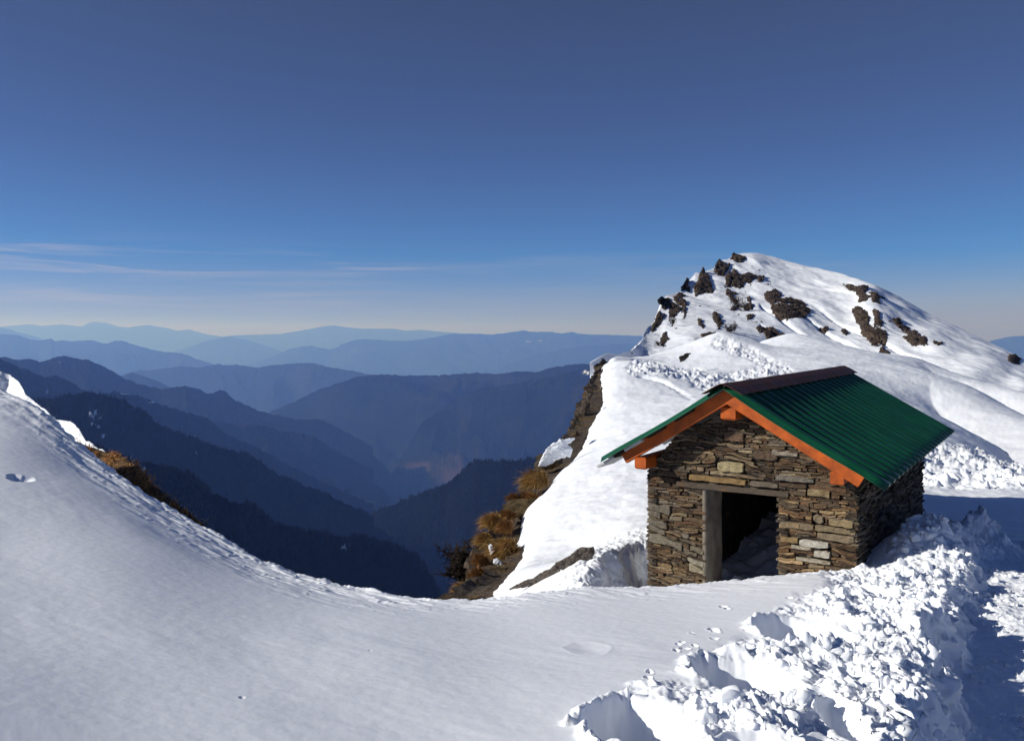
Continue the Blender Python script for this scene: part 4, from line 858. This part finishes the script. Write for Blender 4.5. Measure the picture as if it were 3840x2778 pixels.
# ------------------------------------------------------------------ the stone hut
HB = -3.9; RZ = math.atan2(HU[1], HU[0])
hut = empty("stone_hut", (HX[0], HX[1], HB), RZ)
tag(hut, "small dry stone hut with a green corrugated roof and orange beams, half buried in snow", "hut")
HW, HL, TH = 2.8, 5.53, .55
RS, RH = 1.27, 3.16; SL, SR = .62, .567; EL, ER = -.51, 3.22; T0, T1 = -.5, 6.2
DS0, DS1, DH = .87, 1.835, 1.74
def roof_h(s): return RH-np.where(s < RS, SL*(RS-s), SR*(s-RS))
def top_h(s):
    return roof_h(s)-.20-(.22*max(0, 1-s/.42) if s < .42 else 0)
PAL = [(.085, .062, .046), (.12, .088, .062), (.155, .115, .080), (.20, .155, .105), (.24, .195, .14), (.10, .085, .075), (.17, .15, .13), (.13, .085, .055), (.28, .235, .17), (.065, .05, .04)]
class Stones:
    def __init__(s, fmap, seed): s.V, s.F, s.C, s.f, s.R = [], [], [], fmap, random.Random(seed)
    def add(s, a0, a1, h0, h1, col, p=None, warp=lambda a, h: 0, jit=1.0):
        R = s.R; L_ = a1-a0; H_ = h1-h0; p = R.uniform(-.026, .034) if p is None else p
        nb = max(2, min(9, int(L_/.07)+1)); pts = []
        cut = min(L_*.3, H_*.45); pe = R.choice([.15, .25, .4, .7])
        for k in range(nb+1):
            a = a0+cut*.3+(L_-cut*.6)*k/nb; e = .5*H_ if k in (0, nb) else 0
            pts.append((a+R.uniform(-.01, .01)*jit*(0 < k < nb), h0+e*R.uniform(.1, .8)*pe+R.uniform(-.06, .16)*H_*jit))
        for k in range(nb, -1, -1):
            a = a0+cut*.3+(L_-cut*.6)*k/nb; e = .5*H_ if k in (0, nb) else 0
            pts.append((a+R.uniform(-.01, .01)*jit*(0 < k < nb), h1-e*R.uniform(.1, .8)*pe-R.uniform(-.06, .16)*H_*jit))
        n = len(pts); ca = (a0+a1)/2; ch = (h0+h1)/2; b = len(s.V); tl = R.uniform(-.06, .06); tv = R.uniform(-.08, .22)
        for (sc_, dp, q) in ((1, -.10, 0), (1, -.010, 0), (.90, 0, 1)):
            for a, h in pts:
                aa = ca+(a-ca)*(1-(1-sc_)*min(1, H_/L_*1.3)); hh = ch+(h-ch)*sc_
                d = p+dp+(tl*(aa-ca)+tv*(ch-hh)+R.uniform(-.007, .007))*(dp > -.05)
                s.V.append(s.f(aa, hh+warp(aa, hh), d)); k_ = R.uniform(.9, 1.1)*(1 if dp > -.05 else .5); s.C.append(tuple(c*k_ for c in col))
        for r in (0, 1):
            for k in range(n):
                k2 = (k+1) % n; s.F.append((b+r*n+k, b+r*n+k2, b+(r+1)*n+k2, b+(r+1)*n+k))
        # faceted front: strip between lower and upper edge points
        m = nb+1
        for k in range(m-1): s.F.append((b+2*n+k, b+2*n+k+1, b+2*n+n-2-k, b+2*n+n-1-k))
    def box(s, a0, a1, h0, h1, d0, d1, col=(.03, .024, .02)):
        b = len(s.V)
        for d in (d0, d1):
            for a, h in ((a0, h0), (a1, h0), (a1, h1), (a0, h1)): s.V.append(s.f(a, h, d)); s.C.append(col)
        for f in ((0, 1, 2, 3), (7, 6, 5, 4), (0, 4, 5, 1), (1, 5, 6, 2), (2, 6, 7, 3), (3, 7, 4, 0)): s.F.append(tuple(b+i for i in f))
    def prism(s, poly, d0, d1, col=(.03, .024, .02)):
        b = len(s.V); n = len(poly)
        for d in (d0, d1):
            for a, h in poly: s.V.append(s.f(a, h, d)); s.C.append(col)
        s.F.append(tuple(range(b, b+n))); s.F.append(tuple(range(b+2*n-1, b+n-1, -1)))
        for k in range(n): k2 = (k+1) % n; s.F.append((b+k, b+n+k, b+n+k2, b+k2))
    def build(s, name, m, parent): return mesh(name, np.array(s.V), s.F, m, parent, smooth=False, colors=np.array(s.C))

def fill(st, a_rng, h_rng, intervals, seed, warp, skip=(), tone=1.0, paltop=None, back=False):
    if not back: fill(st, a_rng, h_rng, intervals, seed+500, warp, (), tone*.72, None, True)
    R = random.Random(seed); h = h_rng[0]
    while h < h_rng[1]:
        th = R.choice([.015, .018, .020, .022, .025, .028, .031, .036, .042, .055])
        iv = intervals(h+th/2)
        for b0, b1, b2, b3 in skip:
            if min(h+th, b3)-max(h, b2) > .25*th:
                iv = [q for i0, i1 in iv for q in ((i0, min(i1, b0)), (max(i0, b1), i1)) if q[1]-q[0] > .03]
        for (i0, i1) in iv:
            a = i0
            while a < i1-.02:
                L_ = min(R.choice([.09, .13, .18, .24, .32, .42, .55])*(0.55+th*6), i1-a)
                if i1-a-L_ < .06: L_ = i1-a
                col = R.choice(PAL); kk = tone*R.uniform(.75, 1.25); col = tuple(c*kk*R.uniform(.97, 1.03) for c in col)
                if paltop: col = paltop(a, h, col)
                parts = [(h, h+th)] if th < .075 or R.random() < .6 else [(h, h+th*.45), (h+th*.45, h+th)]
                for (q0, q1) in parts:
                    if True:
                        g_ = R.uniform(.001, .005); st.add(a+g_, a+L_-g_, q0+.0005, q1-.001, col, p=R.uniform(-.034, -.020) if back else None, warp=warp)
                a += L_
        h += th
# front wall
fw = Stones(lambda a, h, d: (a, -d, h), 1)
def fint(h):
    # roofline limits
    lo = 0.0; hi = HW
    xs = np.linspace(0, HW, 281); ok = [x for x in xs if top_h(x) > h]
    if not ok: return []
    lo, hi = ok[0], ok[-1]+.01
    hi = min(hi, HW+.015); lo = -.015 if lo == 0 else lo
    if h < DH: return [(lo, DS0-.005), (DS1+.005, hi)]
    return [(lo, hi)]
special = [(.42, 1.98, 1.74, 1.815, (.125, .10, .08)), (.60, 1.42, 1.845, 1.925, (.30, .20, .095)), (1.46, 1.84, 1.85, 1.915, (.20, .165, .13)), (1.00, 1.40, 2.0, 2.15, (.42, .36, .22)),
 (2.10, 2.48, 1.15, 1.235, (.62, .60, .55)), (2.28, 2.50, 1.03, 1.12, (.58, .55, .49)), (2.0, 2.26, 1.10, 1.145, (.50, .46, .38)), (2.06, 2.5, .955, 1.0, (.45, .41, .34)), (2.27, 2.42, 1.46, 1.58, (.30, .245, .17)), (2.46, 2.78, 1.45, 1.56, (.33, .255, .15)), (1.86, 2.3, 1.36, 1.44, (.25, .20, .135)), (2.3, 2.8, 1.37, 1.44, (.29, .23, .15)), (2.32, 2.79, 1.26, 1.355, (.27, .215, .15)), (1.86, 2.1, 1.17, 1.24, (.32, .225, .115)), (-.01, .35, 1.37, 1.49, (.21, .185, .15)), (-.01, .20, 1.26, 1.36, (.22, .19, .155)), (-.01, .30, 1.12, 1.24, (.22, .195, .16)), (.0, .27, 1.02, 1.11, (.24, .205, .165)), (.0, .52, .86, .985, (.27, .24, .19)), (.58, .84, .73, .83, (.40, .37, .30)), (.6, .85, .58, .70, (.40, .36, .26)), (.5, .62, 1.1, 1.18, (.25, .22, .19)), (.62, .84, .93, 1.02, (.23, .2, .15)),
 (1.8, 2.3, 1.96, 2.04, (.21, .195, .175)), (1.5, 1.85, 2.2, 2.34, (.13, .09, .065)), (1.1, 1.4, 2.42, 2.56, (.17, .11, .075)), (2.2, 2.5, 1.80, 1.90, (.30, .235, .14)), (1.75, 2.1, 2.28, 2.36, (.34, .30, .25))]
sk = [(a, b, c, d) for a, b, c, d, _ in special]
fwarp = lambda a, h: (.035*math.sin(a*2.1+h*3)+.020*math.sin(a*5.3+h*7.1)+.010*math.sin(a*12.3+h*19.1)+.006*math.sin(a*23.3-h*29.1))*(1 if h > 1.95 or h < 1.7 else .15)-(.10*(a-.4) if (a < DS0 and h < 1.7) else 0)
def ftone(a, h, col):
    k = 1.45 if a > DS1 and h < 1.8 else 1.12  # right of the door, sunlit brightness is put into the stone colour
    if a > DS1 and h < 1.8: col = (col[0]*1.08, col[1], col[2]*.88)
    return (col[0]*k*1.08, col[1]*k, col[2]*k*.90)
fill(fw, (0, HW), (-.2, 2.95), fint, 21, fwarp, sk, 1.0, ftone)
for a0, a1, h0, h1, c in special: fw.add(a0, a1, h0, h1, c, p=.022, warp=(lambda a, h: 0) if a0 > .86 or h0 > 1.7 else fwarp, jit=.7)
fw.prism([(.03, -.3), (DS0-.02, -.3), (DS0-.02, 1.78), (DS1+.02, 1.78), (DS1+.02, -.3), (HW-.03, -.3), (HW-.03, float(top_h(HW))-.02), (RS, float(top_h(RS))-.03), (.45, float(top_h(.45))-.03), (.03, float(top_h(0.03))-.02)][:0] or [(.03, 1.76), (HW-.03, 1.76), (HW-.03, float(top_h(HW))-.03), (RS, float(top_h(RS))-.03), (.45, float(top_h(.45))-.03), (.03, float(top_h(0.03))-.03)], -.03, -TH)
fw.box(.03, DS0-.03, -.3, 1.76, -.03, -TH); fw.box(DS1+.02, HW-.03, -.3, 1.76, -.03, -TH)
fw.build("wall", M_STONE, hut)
# right reveal stones of the doorway
rv = Stones(lambda a, h, d: (DS1+.02-d-.02, a, h), 5)
fill(rv, (0, TH), (-.2, 1.74), lambda h: [(-.01, TH)], 33, lambda a, h: 0)
rv.build("door_reveal", M_STONE, hut)
# side and back walls
sw = Stones(lambda a, h, d: (HW+d, a, h), 2); wrp = lambda a, h: .03*math.sin(a*1.7+h*3)+.02*math.sin(a*4.3+h*6)
fill(sw, (0, HL), (-.2, 2.1), lambda h: [(-.015, HL)], 22, wrp, tone=.95); sw.box(.03, HL-.03, -.3, 2.08, -.03, -TH); sw.build("wall", M_STONE, hut)
lw = Stones(lambda a, h, d: (-d, a, h), 3)
fill(lw, (0, HL), (-.2, 1.95), lambda h: [(-.015, HL)], 23, wrp); lw.box(.03, HL-.03, -.3, 1.93, -.03, -TH); lw.build("wall", M_STONE, hut)
bw = Stones(lambda a, h, d: (a, HL+d, h), 4)
def bint(h):
    ok = [x for x in np.linspace(0, HW, 141) if top_h(x) > h]; return [(ok[0], ok[-1])] if ok else []
fill(bw, (0, HW), (-.2, 2.95), bint, 24, wrp); bw.prism([(.03, -.3), (HW-.03, -.3), (HW-.03, float(top_h(HW))-.03), (RS, float(top_h(RS))-.03), (.03, float(top_h(0.03))-.03)], -.03, -TH); bw.build("wall", M_STONE, hut)

def boxm(name, m, lo, hi, bev=.008, parent=hut, xf=None):
    """bevelled box lo..hi in hut coordinates; xf maps points"""
    x0, y0, z0 = lo; x1, y1, z1 = hi; V = []; b = bev
    for z, i in ((z0, b), (z0+b, 0), (z1-b, 0), (z1, b)):
        V += [(x0+i, y0+i, z), (x1-i, y0+i, z), (x1-i, y1-i, z), (x0+i, y1-i, z)]
    Fc = [(3, 2, 1, 0), (12, 13, 14, 15)]
    for r in range(3):
        for k in range(4): k2 = (k+1) % 4; Fc.append((r*4+k, r*4+k2, r*4+4+k2, r*4+4+k))
    V = np.array(V)
    if xf: V = np.array([xf(*p) for p in V])
    return mesh(name, V, Fc, m, parent, smooth=False)
# smooth plastered jamb with slight waviness
q = [(DS0-.03, DS0), (-.005, TH+.02)]
ny, nz = 24, 60; yy, zz = np.meshgrid(np.linspace(-.012, TH+.03, ny), np.linspace(-.3, 1.742, nz))
jx = DS0+.006*fbm(yy*6, zz*6, 3, 801)+.004*fbm(yy*20, zz*20, 2, 802)-.02*np.exp(-((yy+.012)/.015)**2)
JV = np.concatenate([np.stack([jx, yy, zz], 2).reshape(-1, 3), np.stack([jx*0+DS0-.06, yy, zz], 2).reshape(-1, 3)]); gf = gridf(nz, ny); k0 = ny*nz
rim_ = [(i*ny, (i+1)*ny, (i+1)*ny+k0, i*ny+k0) for i in range(nz-1)]
mesh("door_jamb", JV, [gf, gf[:, ::-1]+k0, np.array(rim_)], M_JAMB, hut)
# roof sheets
PITCH = .318
def corr(t):
    u = np.mod((t-T0)/PITCH, 1.0)
    return .034*(1-np.cos(2*np.pi*(u+.07*np.sin(2*np.pi*u))))
def sheet(side):
    t = np.linspace(T0, T1, int((T1-T0)/PITCH*22)); rr = np.linspace(0, 1, 14)
    s0, s1 = (RS-.0, EL) if side < 0 else (RS+.0, ER); sl = SL if side < 0 else SR
    TT, RR = np.meshgrid(t, rr); s = s0+(s1-s0)*RR; h = RH-sl*np.abs(s-RS)
    nx, nz_ = side*sl/math.hypot(1, sl), 1/math.hypot(1, sl); c = corr(TT)+.004*fbm(TT*1.2, RR*2+side, 2, 811)-(.022-.003*TT)*np.sin(np.pi*np.clip(RR*1.15, 0, 1))
    V = np.stack([s+nx*c, TT+.004*np.sin(RR*9+side), h+nz_*c], 2).reshape(-1, 3); fc = gridf(14, len(t))
    o = mesh("roof_sheet", V, fc[:, ::-1] if side > 0 else fc, M_GREEN, hut); o.data.materials.append(M_UNDER)
    o.data.polygons.foreach_set("use_smooth", np.ones(len(fc), bool))
    md = o.modifiers.new("thickness", 'SOLIDIFY'); md.thickness = .007; md.offset = -1; md.material_offset = 1; md.material_offset_rim = 0
    return o
sheet(1); sheet(-1)
# ridge cap: folded maroon sheet, a little wavy along its edge
t = np.linspace(T0-.06, T1+.14, 90); cs = [(-.27, 0), (-.13, .5), (-.02, .95), (.02, .95), (.13, .5), (.27, 0)]
V = []
for k, tt in enumerate(t):
    for ds, _ in cs:
        sl = SL if ds < 0 else SR; V.append((RS+ds+.006*math.sin(tt*7), tt, RH+.088-sl*abs(ds)-(.012 if abs(ds) < .05 else 0)+.004*math.sin(tt*19.7)*(abs(ds) > .2)))
cap = mesh("ridge_cap", V, gridf(len(t), len(cs))[:, ::-1], M_CAP, hut, smooth=False)
md = cap.modifiers.new("thickness", 'SOLIDIFY'); md.thickness = .006; md.offset = 0
# barge rafters under the sheets at both gables
def rafter(side, t0, t1, s_end, dep=.17, gap=.012):
    sl = SL if side < 0 else SR; c = 1/math.hypot(1, sl); n = np.array([side*sl*c, 0, c]); ax = np.array([side*c, 0, -sl*c])
    o0 = np.array([RS, 0, RH])-n*gap; ln = abs(s_end-RS)/c
    def xf(x, y, z): p = o0+ax*x+n*(z-dep); return (p[0], y, p[2])
    # mitre at the ridge: start a little past it
    return boxm("rafter", M_ORANGE, (-.0, t0, 0), (ln, t1, dep), .008, hut, xf)
rafter(-1, -.36, -.27, -.27); rafter(1, -.365, -.275, 2.98)
rafter(-1, HL+.3, HL+.39, -.27); rafter(1, HL+.295, HL+.385, 2.98)
# purlins that poke through the gable
boxm("purlin", M_ORANGE, (RS-.10, -.30, 2.735), (RS+.10, HL+.28, 2.915), .022)
boxm("purlin", M_ORANGE, (-.045, -.36, 1.985), (.125, HL+.28, 2.15), .02)
boxm("purlin", M_ORANGE, (2.565, -.34, 2.03), (2.725, HL+.28, 2.19), .014)
# battens between rafters and sheets, pale ends on the left verge, dark ones coloured as the shaded gaps
for ds, tt, m_ in ((.45, -.45, M_GAP), (.86, -.43, M_GAP), (1.18, -.47, M_UNDER), (1.36, -.42, M_GAP), (1.62, -.44, M_UNDER)):
    s_ = RS-ds; h_ = RH-SL*ds
    c_ = 1/math.hypot(1, SL); 
    def xf(x, y, z, s_=s_, h_=h_, c_=c_): return (s_-x*c_-z*SL*c_, y, h_-x*SL*c_+z*c_)
    boxm("batten", m_, (0, tt, -.045), (.30, tt+.5, -.010), .004, hut, xf)
# snow blown inside the hut
gx_, gy_ = np.meshgrid(np.linspace(.5, 2.32, 70), np.linspace(.1, 5.0, 90))
hz = .30+.9*sstep(1.2, 3.8, gy_)*(.35+.75*sstep(.6, 2.1, gx_))+.35*np.exp(-((gx_-2.05)**2/.15+(gy_-2.3)**2/.6))+.08*fbm(gx_*2.5, gy_*2.5, 4, 820)+spikes(gx_, gy_, .3, 0, .12, .1, .2, 821)
dr = mesh("snow_drift", np.stack([gx_, gy_, hz], 2).reshape(-1, 3), gridf(90, 70), M_SNOW); dr.location = (HX[0], HX[1], HB); dr.rotation_euler = (0, 0, RZ); tag(dr, kind='structure')

# ------------------------------------------------------------------ air, sky, sun, camera
hz_m = bpy.data.materials.new("valley_air"); hz_m.use_nodes = True; nt = hz_m.node_tree; nt.nodes.clear()
out = nt.nodes.new("ShaderNodeOutputMaterial"); pv = nt.nodes.new("ShaderNodeVolumePrincipled")
pv.inputs["Color"].default_value = (.20, .375, 1.0, 1); pv.inputs["Absorption Color"].default_value = (1, 1, 1, 1); pv.inputs["Density"].default_value = 7.8e-5; pv.inputs["Anisotropy"].default_value = .2
nt.links.new(pv.outputs[0], out.inputs["Volume"])
x0, x1, y0, y1, z0, z1 = -96000, 96000, -31000, 151000, -2015, 820
bv = [(x, y, z) for z in (z0, z1) for x, y in ((x0, y0), (x1, y0), (x1, y1), (x0, y1))]
hz_o = mesh("haze", bv, [(3, 2, 1, 0), (4, 5, 6, 7), (0, 1, 5, 4), (1, 2, 6, 5), (2, 3, 7, 6), (3, 0, 4, 7)], hz_m, smooth=False); tag(hz_o, kind='stuff')

SUN_AZ = np.array([-.97, -.22]); SUN_EL = math.radians(26)
w = bpy.data.worlds.new("World"); sc.world = w; w.use_nodes = True; nt = w.node_tree; bg = nt.nodes["Background"]
sky = nt.nodes.new("ShaderNodeTexSky"); sky.sky_type = 'NISHITA'; sky.sun_disc = False
sky.sun_elevation = SUN_EL; sky.sun_rotation = math.atan2(SUN_AZ[0], SUN_AZ[1]); sky.altitude = 3600; sky.air_density = 1.0; sky.dust_density = .4; sky.ozone_density = 2.0
tc = nt.nodes.new("ShaderNodeTexCoord"); sp = nt.nodes.new("ShaderNodeSeparateXYZ"); nt.links.new(tc.outputs["Generated"], sp.inputs[0])
# thin cirrus streaks low in the sky
dv = math_(nt, 'DIVIDE', sp.outputs[0], math_(nt, 'MAXIMUM', sp.outputs[1], .05)); el = sp.outputs[2]
cb = N(nt, "ShaderNodeCombineXYZ"); nt.links.new(math_(nt, 'MULTIPLY', dv, 2.2), cb.inputs[0]); nt.links.new(math_(nt, 'MULTIPLY', el, 62), cb.inputs[1])
n1 = noise(nt, cb.outputs[0], 1.5, 7, .6, .7)
band = ramp(nt, el, [(0.0, (.0, .0, .0)), (.012, (.35,)*3), (.04, (.6,)*3), (.058, (.45,)*3), (.074, (1.0,)*3), (.086, (.6,)*3), (.098, (.10,)*3), (.115, (0, 0, 0))])
sidef = ramp(nt, math_(nt, 'MULTIPLY_ADD', dv, .5, .5), [(.2, (1, 1, 1)), (.5, (.28,)*3), (.9, (.12,)*3)])
cf = math_(nt, 'MULTIPLY', math_(nt, 'MULTIPLY', ramp(nt, n1, [(.48, (0, 0, 0)), (.72, (1, 1, 1))]), band), sidef)
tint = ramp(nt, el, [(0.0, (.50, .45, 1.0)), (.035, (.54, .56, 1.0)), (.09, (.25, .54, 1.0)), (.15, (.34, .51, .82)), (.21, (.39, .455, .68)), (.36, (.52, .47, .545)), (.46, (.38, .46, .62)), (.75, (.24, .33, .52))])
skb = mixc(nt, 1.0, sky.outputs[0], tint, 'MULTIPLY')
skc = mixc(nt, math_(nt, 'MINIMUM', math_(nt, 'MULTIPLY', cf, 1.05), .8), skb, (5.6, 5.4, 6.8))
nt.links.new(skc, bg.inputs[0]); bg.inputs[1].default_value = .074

sd = bpy.data.lights.new("sun", 'SUN'); sd.energy = 4.7; sd.angle = math.radians(.53); sd.color = (1, .975, .94)
so = bpy.data.objects.new("sun", sd); COL.objects.link(so); so.location = (-40, -20, 60)
sv = Vector((SUN_AZ[0], SUN_AZ[1], 0)).normalized()*math.cos(SUN_EL)+Vector((0, 0, math.sin(SUN_EL))); so.rotation_euler = sv.to_track_quat('Z', 'Y').to_euler()

cam = bpy.data.cameras.new("camera"); co = bpy.data.objects.new("camera", cam); COL.objects.link(co)
co.location = (0, 0, 0); co.rotation_euler = (math.pi/2, 0, 0); cam.sensor_width = 36; cam.lens = 36*F/1024; cam.shift_y = -(370-HY)/1024
cam.clip_start = .1; cam.clip_end = 250000; sc.camera = co
sc.view_settings.view_transform = 'Standard'; sc.view_settings.look = 'None'; sc.view_settings.exposure = .18; sc.view_settings.gamma = 1
sc.cycles.volume_bounces = 3; sc.cycles.max_bounces = 8; sc.cycles.use_denoising = True; sc.cycles.denoiser = 'OPENIMAGEDENOISE'
sc.cycles.use_adaptive_sampling = True; sc.cycles.adaptive_threshold = .01
